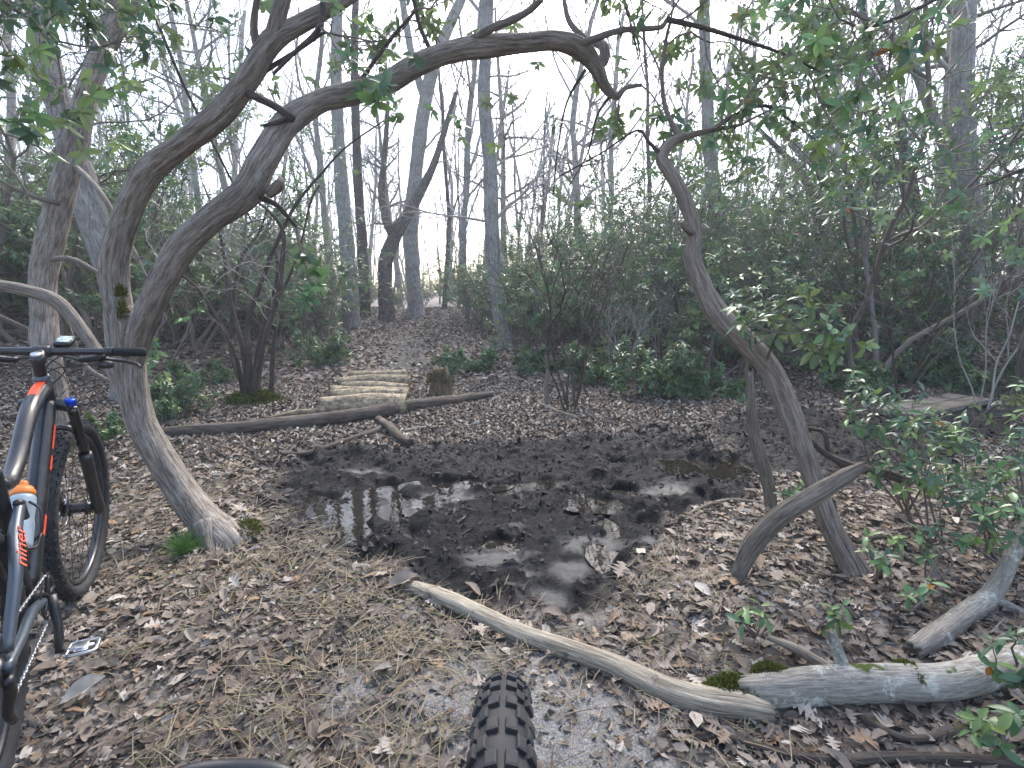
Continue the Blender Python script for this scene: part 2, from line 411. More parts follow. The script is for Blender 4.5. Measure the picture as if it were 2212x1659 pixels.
def px_path(pts):                                # (px, py, width px, Y) -> points and radii
    P = []; W = []
    for px, py, w, Y in pts: P.append(at(px, py, Y)); W.append(wpx(w, Y, px, py))
    return np.array(P), np.array(W)
def ground_path(pts, lift=.6):                   # (px, py, width px): lies on the ground; py is its middle line
    P = []; W = []
    for px, py, w in pts:
        g = gp(px, py + w * .35); r = wpx(w, g[1], px, py); g[2] += r * lift; P.append(g); W.append(r)
    return np.array(P), np.array(W)

# leaf batches -----------------------------------------------------
def rows_template(us, ws, fold=.12, bend=.1, curl=0.0, wob=0.0, seed=0):
    r = random.Random(seed); V = []
    for u, w in zip(us, ws):
        z = -bend * u * u
        V += [(u, w + r.uniform(-wob, wob) * w, z + fold * w + curl * w * w * 4 * r.uniform(.5, 1.3)), (u, 0, z), (u, -w + r.uniform(-wob, wob) * w, z + fold * w + curl * w * w * 4 * r.uniform(.5, 1.3))]
    Q = []
    for i in range(len(us) - 1):
        a = 3 * i; Q += [(a, a + 1, a + 4, a + 3), (a + 1, a + 2, a + 5, a + 4)]
    return np.array(V), np.array(Q)
LAUREL = rows_template([0, .3, .65, 1], [.02, .19, .18, .01], .35, .18)
LAUREL_LO = (np.array([(0, 0, 0), (.48, -.20, .06), (1, 0, -.16), (.48, .20, .06)]), np.array([(0, 1, 2), (0, 2, 3)]))
BITS = (np.array([(0, .05, 0), (.1, -.3, .15), (1, .05, -.1), (.6, .35, .2)]), np.array([(0, 1, 2), (0, 2, 3)]))
LAUREL_HI = rows_template([0, .12, .3, .5, .72, .9, 1], [.015, .08, .17, .2, .165, .07, .004], .35, .22)
OAK_U = [0, .10, .20, .30, .40, .52, .62, .74, .84, 1]
OAK_W = [.02, .04, .24, .07, .38, .09, .42, .10, .24, .02]
OAKS = [rows_template(OAK_U, OAK_W, random.Random(i).uniform(-.35, .35), random.Random(i + 9).uniform(-.2, .3), random.Random(i + 5).uniform(-.5, .6), .55, i) for i in range(5)]
OVALS = [rows_template([0, .15, .35, .55, .75, .9, 1], [.02, .15, .25, .27, .2, .1, .01], random.Random(i).uniform(-.4, .6), random.Random(i + 3).uniform(-.4, .5), random.Random(i + 5).uniform(-.6, .9), .25, i) for i in range(3)]
SMALL = [rows_template([0, .35, .7, 1], [.03, .3, .25, .03], .4, .3, .5, .6, i) for i in range(3)]
def unit(a): return a / (np.linalg.norm(a, axis=-1, keepdims=True) + 1e-9)
def leaves(mb, P, D, Nn, Ln, tpl, col, wide=1.0):
    P, D, Nn, Ln, col = (np.asarray(a, float) for a in (P, D, Nn, Ln, col))
    if len(P) == 0: return
    D = unit(D); S = unit(np.cross(Nn, D)); U = np.cross(D, S)
    V0, Q0 = tpl; k = len(V0); n = len(P)
    V = P[:, None, :] + Ln[:, None, None] * (V0[None, :, 0:1] * D[:, None, :] + wide * V0[None, :, 1:2] * S[:, None, :] + V0[None, :, 2:3] * U[:, None, :])
    w_ = Q0.shape[1]; Q = (Q0[None] + (np.arange(n) * k)[:, None, None]).reshape(-1, w_)
    C = np.concatenate([np.repeat(col[:, None, :], k, 1), np.ones((n, k, 1))], -1)
    mb.add(V.reshape(-1, 3), Q if w_ == 3 else None, Q if w_ == 4 else None, np.zeros((n * k, 3)), C.reshape(-1, 4))
LGREEN = np.array([(.030, .062, .024), (.042, .085, .030), (.055, .10, .032), (.040, .075, .038), (.075, .115, .030), (.025, .050, .026)]) * np.array([2.1, 2.05, 2.2])
def whorls(mb, tips, dirs, per=(5, 8), L=(.055, .085), tpl=LAUREL, g=NR, bright=1.0, spread=1.0):
    P = []; D = []; Nn = []; Ls = []; C = []
    for p, d in zip(tips, dirs):
        k = g.integers(*per); d = d / (np.linalg.norm(d) + 1e-9)
        a = np.cross(d, [.3, .2, 1.]); a /= np.linalg.norm(a) + 1e-9; b = np.cross(d, a); ph = g.random() * 6.28
        base = LGREEN[g.integers(len(LGREEN))] * bright * g.uniform(.75, 1.25)
        for i in range(k):
            th = ph + i * 6.283 / k + g.uniform(-.3, .3)
            rad = np.cos(th) * a + np.sin(th) * b
            dd = rad * spread + d * g.uniform(-.1, .7) + np.array([0, 0, g.uniform(-.55, .1)])
            P.append(p - d * g.uniform(0, .03)); D.append(dd); Nn.append(d + np.array([0, 0, .6]) + g.normal(0, .25, 3)); Ls.append(g.uniform(*L)); C.append(base * g.uniform(.8, 1.2))
            if g.random() < .006: C[-1] = np.array([.25, .11, .02])
    leaves(mb, P, D, Nn, Ls, tpl, C)

# branching --------------------------------------------------------
def grow(out, p, d, length, rad, level, g, cfg):
    """appends (points, radii, level, is_tip) to out"""
    n = max(3, int(length / cfg['seg'][min(level, len(cfg['seg']) - 1)])); P = [np.array(p, float)]; d = np.array(d, float); d /= np.linalg.norm(d); ds = [d]
    wig = cfg['wig'][min(level, len(cfg['wig']) - 1)]
    for i in range(n):
        d = d + g.normal(0, wig, 3) + np.array([0, 0, cfg['up'][min(level, len(cfg['up']) - 1)]]); d /= np.linalg.norm(d)
        P.append(P[-1] + d * length / n); ds.append(d)
    P = np.array(P); t = np.linspace(0, 1, n + 1); last = level >= cfg['levels']
    Rr = rad * (1 - t * (1 - cfg['taper'])); out.append((P, Rr, level, last))
    if last: return
    k = g.integers(*cfg['kids'][min(level, len(cfg['kids']) - 1)])
    for i in range(k):
        tt = cfg.get('start', .3) + (1 - cfg.get('start', .3)) * (i + g.random()) / k
        if i == k - 1: tt = 1.0
        j = min(n, int(tt * n)); dd = ds[j]
        a = np.cross(dd, g.normal(0, 1, 3)); a /= np.linalg.norm(a) + 1e-9
        ang = g.uniform(*cfg['ang']) * (.5 if i == k - 1 else 1)
        nd = dd * math.cos(ang) + a * math.sin(ang)
        grow(out, P[j], nd, length * g.uniform(*cfg['len']), max(cfg['rmin'], Rr[j] * g.uniform(*cfg.get('rk', (.5, .75)))), level + 1, g, cfg)
def branch_mesh(mb, out, sides=(8, 6, 4, 3, 3), minlev=0):
    for i, (P, Rr, lv, tip) in enumerate(out):
        if lv < minlev: continue
        tube(mb, P, Rr, seg=sides[min(lv, len(sides) - 1)], raw=True, caps=False, seed=i % 50)
def tips_of(out, every=False):
    tp = [o[0][-1] for o in out if o[3]]; td = [o[0][-1] - o[0][-2] for o in out if o[3]]
    if every:
        for o in out:
            if o[3] and len(o[0]) > 3: tp.append(o[0][len(o[0]) // 2]); td.append(o[0][-1] - o[0][-2])
    return tp, td

# ------------------------------------------------------------------ ground, puddles
def axis(lo, hi, fine, far_lo, far_hi, grow_=1.09):
    a = list(np.arange(lo, hi, fine)); st = fine
    while a[-1] < far_hi: st *= grow_; a.append(a[-1] + st)
    st = fine; b = [lo]
    while b[-1] > far_lo: st *= grow_; b.append(b[-1] - st)
    return np.array(sorted(b[1:]) + a)
xs = axis(-2.9, 2.9, .019, -220, 220); ys = axis(.9, 5.6, .017, -60, 220, 1.075)
GX, GY = np.meshgrid(xs, ys); GZ = H(GX, GY)
m1, m2, tr, sa, sl = masks(GX, GY)
zone = np.stack([np.maximum(m1, m2 * .95), tr, sa * (1 - m1), np.ones_like(m1)], -1).reshape(-1, 4)
zone2 = np.stack([sl, sl * 0, sl * 0, np.ones_like(sl)], -1).reshape(-1, 4)
nx, ny = len(xs), len(ys)
ii = (np.arange(ny - 1)[:, None] * nx + np.arange(nx - 1)[None, :]).ravel()
GQ = np.stack([ii, ii + 1, ii + nx + 1, ii + nx], -1)
ground = link('ground', mesh_from('ground', np.stack([GX, GY, GZ], -1).reshape(-1, 3), GQ, M['ground'], {'zone': zone, 'zone2': zone2}))
tag(ground, 'forest floor of brown leaf litter, black mud and pale sand', 'ground', kind='structure')
def Hs(x, y):
    i = min(max(int(np.searchsorted(xs, x)) - 1, 0), nx - 2); j = min(max(int(np.searchsorted(ys, y)) - 1, 0), ny - 2)
    u = (x - xs[i]) / (xs[i + 1] - xs[i]); v = (y - ys[j]) / (ys[j + 1] - ys[j])
    return float((GZ[j, i] * (1 - u) + GZ[j, i + 1] * u) * (1 - v) + (GZ[j + 1, i] * (1 - u) + GZ[j + 1, i + 1] * u) * v)
def puddle(cx, cy_, rx, ry, z):
    n = 40; th = np.arange(n) / n * 6.28318
    V = np.vstack([[0, 0, 0], np.stack([np.cos(th) * rx, np.sin(th) * ry, 0 * th], -1)])
    T = [(0, i + 1, (i + 1) % n + 1) for i in range(n)]
    o = link('puddle', mesh_from('puddle', V, np.array(T), M['water'])); o.location = (cx, cy_, z); tag(o, kind='structure')
PUD = [((775,1092,.66,.44), 'still puddle mirroring the trees in the middle of the black mud'), ((985,1037,.40,.15), ''), ((1160,1042,.34,.17), ''), ((1305,1068,.36,.2), ''), ((1560,1008,.75,.36), ''), ((1690,1050,.3,.22), ''), ((1080,1155,.2,.14), ''), ((1310,1155,.14,.36), '')]
for i, ((a, b, rx, ry), lb) in enumerate(PUD):
    c = g0(a, b); puddle(c[0], c[1], rx, ry, WATER_Z + [.010, .008, .003, .005, .004, .0, .001, -.004][i])

# ------------------------------------------------------------------ litter
def pick(g, n):
    t = g.random(n); keys = [p for p, _ in PAL]; out = np.stack([np.interp(t, keys, [c[i] for _, c in PAL]) for i in range(3)], -1)
    return out * g.uniform(.75, 1.2, (n, 1))
def normals(x, y):
    e = .03; return unit(np.stack([-(base_h(x + e, y) - base_h(x - e, y)) / (2 * e), -(base_h(x, y + e) - base_h(x, y - e)) / (2 * e), np.ones_like(x)], -1))
def scatter(n, y0, y1, g, kx=1.12, x0=.7):
    y = np.sqrt(g.uniform(y0**2, y1**2, n)); x = g.uniform(-1, 1, n) * (kx * y + x0); return x, y
lit = MB(); gL = np.random.default_rng(77)
x, y = scatter(62000, .85, 7.5, gL)
m1, m2, tr, sa, sl = masks(x, y); mm = np.maximum(m1, m2)
keep = gL.random(len(x)) < np.clip((1 - .95 * mm) * (1 - .70 * tr) * (1 - .80 * sa), 0, 1)
x, y, mm, sa, tr = x[keep], y[keep], mm[keep], sa[keep], tr[keep]
z = H(x, y); nn = normals(x, y); k = len(x)
ok = ~((mm > .5) & (z < WATER_Z + .004)); x, y, z, nn, mm, tr = x[ok], y[ok], z[ok], nn[ok], mm[ok], tr[ok]; k = len(x)
col = pick(gL, k); wetf = np.clip(mm * 1.2, 0, 1)[:, None]
col = col * (1 - wetf) + wetf * (np.array([.020, .016, .016]) * gL.uniform(.5, 2.2, (k, 1))); col *= (1 - .35 * tr)[:, None]
tilt = gL.normal(0, 1, (k, 3)) * (.27 * (1 - .5 * mm) * (1 - .5 * tr))[:, None]; th = gL.uniform(0, 6.28318, k)
D = np.stack([np.cos(th), np.sin(th), gL.normal(0, .12, k)], -1)
Nn = nn + tilt; P = np.stack([x, y, z + gL.uniform(.002, .016, k) * (1 - .6 * mm)], -1)
Ln = .030 + .055 * gL.random(k) ** 1.4; sel = gL.integers(0, 8, k)
for j in range(8):
    q = sel == j; tpl = OAKS[j] if j < 5 else OVALS[j - 5]
    qn = q & (P[:, 1] < 3.7); qf = q & ~qn
    leaves(lit, P[qn] - D[qn] * Ln[qn][:, None] * .5, D[qn], Nn[qn], Ln[qn], tpl, col[qn], .95 if j < 5 else .85)
    leaves(lit, P[qf] - D[qf] * Ln[qf][:, None] * .5, D[qf], Nn[qf], Ln[qf] * 1.05, SMALL[j % 3], col[qf], 1.0)
x, y = scatter(90000, 7.3, 22, gL, 1.1, .5); m1, m2, *_ = masks(x, y)
q = gL.random(len(x)) > .85 * np.maximum(m1, m2); x, y = x[q], y[q]
z = H(x, y); nn = normals(x, y); k = len(x); th = gL.uniform(0, 6.28318, k); D = np.stack([np.cos(th), np.sin(th), gL.normal(0, .3, k)], -1)
Nn = nn + gL.normal(0, .45, (k, 3)); P = np.stack([x, y, z + gL.uniform(.005, .03, k)], -1); Ln = gL.uniform(.06, .13, k); col = pick(gL, k)
leaves(lit, P, D, Nn, Ln, BITS, col)
# thinner cover to the sides and behind the camera
y = gL.uniform(-2.5, 13, 46000); x = np.where(gL.random(46000) < .5, -1, 1) * (np.clip(1.12 * y + .6, 0, None) + gL.uniform(0, 4.5, 46000)); near_ = y < .85; x[near_] = gL.uniform(-4, 4, int(near_.sum()))
z = H(x, y); k = len(x); th = gL.uniform(0, 6.28318, k); D = np.stack([np.cos(th), np.sin(th), gL.normal(0, .2, k)], -1)
leaves(lit, np.stack([x, y, z + gL.uniform(.004, .02, k)], -1), D, np.array([0, 0, 1.]) + gL.normal(0, .3, (k, 3)), gL.uniform(.05, .10, k), BITS, pick(gL, k))
# crumbled fragments
x, y = scatter(95000, .8, 5.2, gL); m1, m2, tr, sa, sl = masks(x, y); mm = np.maximum(m1, m2); z = H(x, y)
q = (gL.random(len(x)) < np.clip(.72 + .25 * tr - .52 * mm - .45 * sa - .6 * sl, .03, 1)) & ((mm < .5) | (z > WATER_Z + .003)); x, y, z, mm, tr = x[q], y[q], z[q], mm[q], tr[q]; k = len(x)
th = gL.uniform(0, 6.28318, k); D = np.stack([np.cos(th), np.sin(th), gL.normal(0, .3, k)], -1); col = pick(gL, k) * .8; wetf = np.clip(mm * 1.2, 0, 1)[:, None]
col = col * (1 - wetf) + wetf * (np.array([.012, .010, .011]) * gL.uniform(.4, 2.6, (k, 1)))
leaves(lit, np.stack([x, y, z + gL.uniform(.001, .010, k)], -1), D, np.array([0, 0, 1.]) + gL.normal(0, .45, (k, 3)), gL.uniform(.010, .042, k), BITS, col)
o = lit.build('leaf_litter', M['litter'], ground, col=True, co=False); tag(o, kind='stuff')
# the largest leaves lie on top one by one
tplm = []
for j, (V0, Q0) in enumerate(OAKS + OVALS):
    V0 = V0.copy(); V0[:, 0] -= .5
    stem = MB(); stem.add(V0, None, Q0); tube(stem, [(-.5, 0, .0), (-.64, .01, .0), (-.75, .03, .01)], [.012, .010, .008], seg=4, step=.06)
    tplm.append(stem.mesh('fallen_leaf', M['fallen'], co=False))
cand_x, cand_y = scatter(1500, .95, 3.0, gL, 1.0, .3); m1, m2, tr, sa, sl = masks(cand_x, cand_y)
wgt = (1 - np.maximum(m1, m2)) * (1 - .75 * tr) * (1 - .6 * sa); kept = 0
for a, b, w_ in zip(cand_x, cand_y, wgt):
    if kept >= 296: break
    if gL.random() > w_ * (.45 + .55 * (a > .4)): continue
    nr = normals(np.array([a]), np.array([b]))[0] + gL.normal(0, .15, 3); th = gL.uniform(0, 6.283)
    zax = Vector(nr).normalized(); xax = Vector((math.cos(th), math.sin(th), 0)); xax = (xax - zax * xax.dot(zax)).normalized(); yax = zax.cross(xax)
    o = link('fallen_leaf', tplm[gL.integers(0, len(tplm))], ground); s_ = gL.uniform(.05, .088)
    mt = Matrix((xax, yax, zax)).transposed().to_4x4(); o.matrix_world = Matrix.Translation((a, b, Hs(a, b) + gL.uniform(.014, .028))) @ mt @ Matrix.Scale(s_, 4); kept += 1
for px, py, rot, s_ in [(1340,1238,1.2,.12),(870,1275,.3,.14),(1020,1262,2.5,.10),(620,1068,.4,.10),(185,1515,.7,.12)]:
    g = gp(px, py); o = link('fallen_leaf', tplm[2 if px == 1340 else 5], ground); o.location = (g[0], g[1], g[2] + .03); o.rotation_euler = (.25, -.15, rot); o.scale = (s_,) * 3
# pine needles
nd = MB(); x, y = scatter(40000, .8, 4.2, gL, 1.0, .3); m1, m2, tr, sa, sl = masks(x, y)
cl = fbm(x * 2.3, y * 2.3, s=91, o=3)
q = gL.random(len(x)) < np.clip((1 - np.maximum(m1, m2)) * np.clip(.40 + .5 * tr + 1.3 * cl - .2 * sa, 0, 1) * np.where(x > .9, .25, 1), 0, 1)
x, y = x[q], y[q]; k = len(x); z = H(x, y); ph = fbm(x * 5, y * 5, s=17, o=2) * 4 + gL.normal(0, .8, k)
D = np.stack([np.cos(ph), np.sin(ph), gL.normal(0, .10, k)], -1); P = np.stack([x, y, z + gL.uniform(.006, .026, k)], -1)
NT = (np.array([(0, .012, 0), (0, -.012, 0), (.5, -.012, .04), (.5, .012, .04), (1, -.007, 0), (1, .007, 0)]), np.array([(0, 1, 2, 3), (3, 2, 4, 5)]))
col = np.array([.20, .165, .11]) * gL.uniform(.3, 1.15, (k, 1)) * np.array([1, 1, 1]) + gL.normal(0, .012, (k, 3))
leaves(nd, P, D, np.tile([0, 0, 1.], (k, 1)) + gL.normal(0, .2, (k, 3)), gL.uniform(.06, .13, k), NT, np.clip(col, .01, 1), 1.0)
o = nd.build('pine_needle_litter', M['litter'], ground, col=True, co=False); tag(o, kind='stuff')

# ------------------------------------------------------------------ near trees, traced limb by limb
def limb(parent, name, mat, pts, seg=26, step=.02, ridge=.10, lump=.10, seed=0, jag=0, twist=.5, ra=2.2, rk=2.4, caps=True):
    P, W = px_path(pts); W = W * .82; mb = MB(); PP, RR = tube(mb, P, W, seg, step, ridge, rk, ra, lump, seed, caps, twist, jag)
    return mb.build(name, mat, parent), P, W
def twigs_from(parent, starts, g, cfg, mat, name='twig', leafy=True, L=(.05, .085), bright=1.0, tpl=LAUREL, per=(5, 8), prob=1.0, crown='crown', every=True):
    out = []
    for p, d, ln, r in starts:
        one = []; grow(one, p, d, ln, r, 0, g, cfg); out += one
        mb = MB(); branch_mesh(mb, one, (6, 5, 4, 3, 3)); mb.build(name, mat, parent)
    if leafy:
        tp, td = tips_of(out, every); q = [i for i in range(len(tp)) if g.random() < prob]
        lf = MB(); whorls(lf, [tp[i] for i in q], [td[i] for i in q], per, L, tpl, g, bright); lf.build(crown, M['leaf'], parent, col=True, co=False)
CFG_TWIG = dict(levels=2, seg=[.07, .06, .05], wig=[.22, .25, .3], up=[.02, .03, .04], taper=.4, kids=[(4, 7), (3, 5)], ang=(.4, 1.1), len=(.4, .7), rmin=.0022, start=.25)
CFG_SPRAY = dict(levels=1, seg=[.07, .05], wig=[.15, .2], up=[.02, .05], taper=.5, kids=[(5, 9)], ang=(.4, 1.0), len=(.3, .5), rmin=.002, start=.35)

def moss_clump(parent, c, rx, ry, rz, n, seed, name='moss', colr=(.10, .115, .025), L=(.012, .03)):
    g = np.random.default_rng(seed); u = unit(g.normal(0, 1, (n, 3))); u[:, 2] = np.abs(u[:, 2]); P = np.asarray(c) + u * np.array([rx, ry, rz]) * g.uniform(.6, 1, (n, 1)) * (1 + .45 * fbm(u[:, 0:1] * 2.2 + seed, u[:, 1:2] * 2.2, u[:, 2:3] * 2.2, s=seed))
    mb = MB(); leaves(mb, P, u + g.normal(0, .4, (n, 3)), g.normal(0, 1, (n, 3)), g.uniform(*L, n), SMALL[0], np.array(colr) * g.uniform(.5, 1.5, (n, 1)), .7)
    o = mb.build(name, M['moss'], parent, col=True, co=False); o['kind'] = 'stuff'

# arching laurel ---------------------------------------------------
b = gp(470, 1150)
arch = empty('arching_tree', (b[0], b[1], b[2]), 'twisted twin-stemmed laurel tree whose long stem arches right across the path', 'tree')
limb(arch, 'trunk', M['laurel'], [(530,1245,120,2.47),(505,1180,100,2.50),(445,1122,84,2.58),(392,1055,74,2.64),(338,975,70,2.68),(302,900,68,2.70),(285,820,72,2.70),(278,745,74,2.70),(270,690,70,2.70),(262,655,40,2.72)], 48, .012, .15, .10, 1)
limb(arch, 'stem', M['laurel'], [(272,770,50,2.70),(264,710,60,2.71),(249,620,61,2.72),(252,540,61,2.72),(280,450,60,2.70),(325,368,66,2.68),(400,308,58,2.66),(478,242,62,2.64),(540,165,54,2.62),(588,90,54,2.62),(650,52,42,2.64),(735,5,38,2.66),(810,-50,34,2.68),(900,-120,28,2.7)], 44, .012, .14, .13, 2)
limb(arch, 'stem', M['laurel'], [(288,780,46,2.68),(305,715,60,2.66),(335,645,63,2.62),(388,545,66,2.58),(450,482,66,2.56),(532,418,68,2.56),(570,345,70,2.58),(622,265,68,2.62),(690,218,56,2.68),(760,202,58,2.74),(832,183,52,2.80),(898,140,54,2.86),(962,115,50,2.92),(1040,100,52,2.98),(1130,93,46,3.06),(1200,88,44,3.12),(1255,108,48,3.18),(1287,145,36,3.22),(1308,188,26,3.26),(1330,208,20,3.3),(1352,190,13,3.32),(1385,184,10,3.36)], 48, .012, .15, .12, 3)
for i, pts in enumerate([[(470,1140,60,2.55),(520,1180,40,2.50),(570,1200,24,2.46),(610,1212,8,2.42)], [(440,1130,50,2.5),(455,1185,36,2.42),(475,1215,14,2.36)], [(430,1110,44,2.6),(420,1150,30,2.56),(405,1175,10,2.52)], [(500,1150,50,2.6),(545,1160,30,2.62),(590,1165,9,2.66)]]): limb(arch, 'root', M['laurel'], pts, 18, .015, .14, .1, 70 + i)
BR = [([(880,-105,30,2.7),(1000,-200,22,2.75),(1150,-330,13,2.85),(1300,-420,7,2.95)], 'laurel'), ([(622,-40,35,2.58),(650,-160,26,2.55),(700,-300,16,2.5),(720,-420,7,2.5)], 'laurel'), ([(560,-35,14,2.5),(575,-150,9,2.45),(600,-260,4,2.4)], 'laurel'), ([(588,95,44,2.62),(602,30,40,2.6),(625,-50,36,2.58)], 'laurel'), ([(560,120,26,2.62),(548,60,20,2.58),(555,0,16,2.55),(560,-40,14,2.5)], 'laurel'),
 ([(533,200,22,2.62),(580,222,20,2.58),(612,240,19,2.56),(634,258,16,2.56)], 'dark_stem'), ([(628,252,13,2.56),(600,264,12,2.54),(568,272,8,2.52)], 'dark_stem'),
 ([(1010,92,22,2.95),(1060,62,20,2.9),(1110,42,18,2.86),(1150,18,16,2.84),(1185,-20,12,2.8)], 'laurel'),
 ([(1245,98,20,3.16),(1290,82,18,3.1),(1340,66,15,3.05),(1400,62,13,3.0),(1430,58,12,2.98),(1440,42,12,2.96)], 'laurel'),
 ([(1280,150,30,3.22),(1304,128,30,3.26),(1303,100,26,3.3),(1285,92,20,3.36),(1262,82,18,3.4),(1232,50,15,3.44),(1220,10,12,3.46),(1216,-40,10,3.5)], 'laurel'),
 ([(580,418,26,2.56),(600,402,30,2.54),(606,392,22,2.52)], 'laurel_r'),
 ([(700,-10,16,2.6),(690,60,14,2.55),(640,110,10,2.5),(590,160,8,2.45)], 'dark_stem'), ([(1265,150,9,3.2),(1225,220,6,3.25),(1205,320,4,3.3),(1195,420,3,3.3)], 'dark_stem'),
 ([(1320,205,8,3.28),(1290,250,6,3.3),(1270,330,4,3.3),(1230,400,3,3.3)], 'dark_stem'), ([(930,110,12,2.9),(905,50,11,2.95),(890,-20,10,3.0)], 'dark_stem'),
 ([(560,425,16,2.56),(600,445,13,2.6),(640,490,9,2.65)], 'dark_stem'), ([(545,170,14,2.62),(640,110,10,2.7),(700,70,8,2.75)], 'dark_stem'), ([(760,200,12,2.74),(840,90,9,2.85),(900,20,7,2.9)], 'dark_stem')]
for i, (pts, mt) in enumerate(BR): limb(arch, 'branch', M[mt], pts, 16, .02, .08, .08, 20 + i)
gA = np.random.default_rng(3); st = []
for px, py, Y, dx, dy, dz, ln in [(735,5,2.66,.3,.1,.8,.5),(1440,42,2.96,.5,-.2,.5,.6),(1440,42,2.96,.8,0,.1,.7),(1150,18,2.84,.3,-.2,.8,.5),(1216,-20,3.5,0,.2,.8,.6),(1385,184,3.36,.8,0,-.2,.5),(1340,200,3.3,.3,.2,-.7,.5),(625,-40,2.58,-.3,.1,.6,.5),(555,0,2.55,-.6,-.1,.3,.5),(890,-10,3.0,.2,.2,.3,.5),(690,60,2.55,.3,-.3,-.3,.4),(700,70,2.75,.5,.2,.1,.45),(900,20,2.9,.3,.2,.3,.5),(640,490,2.65,.2,.2,-.6,.3)]:
    st.append((at(px, py, Y), (dx, dy, dz), ln, .006))
twigs_from(arch, st, gA, CFG_TWIG, M['twig'], prob=.42)

for q_, (a_, c_, Y_, z_) in enumerate([(268,690,2.655,.10),(284,730,2.64,.07),(262,640,2.66,.06),(278,770,2.645,.06)]): moss_clump(arch, at(a_, c_, Y_), .022, .02, z_, 500, 20 + q_, L=(.006, .016))
moss_clump(arch, gp(500, 1160) + np.array([.05, .0, .02]), .12, .08, .05, 900, 12, L=(.008, .02))

# right twisted laurel --------------------------------------------
b = gp(1838, 1220)
rt = empty('leaning_tree', b, 'reddish twisted laurel trunk leaning left at the right edge of the mud', 'tree')
limb(rt, 'trunk', M['laurel_r'], [(1850,1245,74,2.22),(1835,1212,62,2.25),(1800,1150,54,2.30),(1766,1060,52,2.36),(1737,975,52,2.42),(1702,880,54,2.48),(1660,795,56,2.54),(1600,732,56,2.58),(1550,680,53,2.62),(1518,620,46,2.66),(1496,560,43,2.70),(1500,508,37,2.74),(1487,450,37,2.78),(1460,392,32,2.82),(1430,345,30,2.86),(1440,318,30,2.88),(1462,300,22,2.90),(1478,294,16,2.9)], 44, .012, .14, .10, 5)
for i, pts in enumerate([[(1465,300,22,2.9),(1500,290,17,2.94),(1545,280,13,3.0),(1600,270,8,3.1)], [(1470,300,16,2.9),(1440,240,13,3.0),(1430,170,11,3.05),(1438,90,9,3.1),(1450,40,8,3.1)], [(1432,340,14,2.86),(1400,305,8,2.86),(1375,282,6,2.9),(1300,330,4,2.95),(1210,380,3,3.0)], [(1497,505,18,2.72),(1480,492,16,2.68),(1475,480,9,2.66)], [(1655,782,8,2.52),(1668,745,6,2.44),(1682,720,5,2.36),(1700,690,4,2.3)]]):
    limb(rt, 'branch', M['dark_stem' if i == 2 else 'laurel_r'], pts, 14, .02, .08, .08, 40 + i)
gB = np.random.default_rng(8)
twigs_from(rt, [(at(1545,280,3.0), (.5, .1, .4), .7, .008), (at(1600,270,3.1), (.7, .1, .2), .6, .007), (at(1450,40,3.1), (.2, .1, .9), .5, .006), (at(1430,170,3.05), (-.4, 0, .4), .5, .006), (at(1438,100,3.1), (.6, 0, .3), .6, .006)], gB, CFG_TWIG, M['twig'], prob=.6)
twigs_from(rt, [(at(1210,380,3.0), (-.4, 0, -.4), .5, .004), (at(1300,330,2.95), (0, 0, -.8), .5, .004)], gB, CFG_TWIG, M['twig'], leafy=False)
twigs_from(rt, [(at(1640,740,2.34), (.5, -.1, .35), .24, .004), (at(1690,720,2.32), (.5, -.2, .15), .26, .004), (at(1700,690,2.3), (.3, -.1, -.15), .22, .004), (at(1680,720,2.32), (-.5, -.1, .1), .18, .004)], gB, CFG_SPRAY, M['twig'], name='twig', L=(.06, .085), tpl=LAUREL_HI, bright=1.0, crown='leaf_spray', every=False)

# snag, crossing dead limb and its neighbours ------------------------
b = gp(1665, 1100)
sn = empty('dead_snag', b, 'thin broken dead trunk standing beside the leaning reddish laurel', 'dead tree')
limb(sn, 'trunk', M['deadlog'], [(1668,1120,32,b[1]),(1662,1060,31,b[1]),(1648,1000,32,b[1]),(1632,950,31,b[1]),(1625,900,27,b[1]),(1621,850,24,b[1]),(1619,812,20,b[1])], 22, .015, .14, .10, 6, jag=.05)
limb(sn, 'branch', M['twig'], [(1618,840,10,2.9),(1612,800,9,2.9),(1614,765,7,2.88),(1608,730,5,2.86)], 10, .03)
cl_ = empty('leaning_log', gp(1600, 1235), 'split grey dead limb propped across the foot of the leaning laurel', 'log')
limb(cl_, 'log', M['deadlog'], [(1592,1252,30,2.14),(1602,1225,42,2.14),(1632,1168,54,2.12),(1690,1112,54,2.10),(1760,1070,50,2.10),(1825,1030,38,2.10),(1862,1008,24,2.10)], 30, .012, .20, .12, 7, jag=.03, ra=1.5)
bl = empty('bent_dead_branch', gp(1900, 1030), 'curved brown dead branch lying behind the split grey limb', 'branch')
limb(bl, 'branch', M['brownlog'], [(1745,925,10,2.75),(1780,935,12,2.75),(1790,975,12,2.72),(1815,1000,13,2.68),(1835,1040,10,2.65)], 12, .02)
limb(bl, 'branch', M['brownlog'], [(1750,950,14,2.75),(1790,985,18,2.7),(1850,1010,24,2.65),(1910,1022,26,2.62),(1960,1040,22,2.62)], 18, .02, .12)
twst = empty('twisted_root_branch', gp(1900, 1160), 'thin curling dead branch on the litter behind the laurel foot', 'branch')
limb(twst, 'branch', M['brownlog'], [(1800,1080,9,2.45),(1815,1140,10,2.4),(1850,1170,11,2.4),(1900,1160,11,2.42),(1960,1160,9,2.42)], 10, .02)

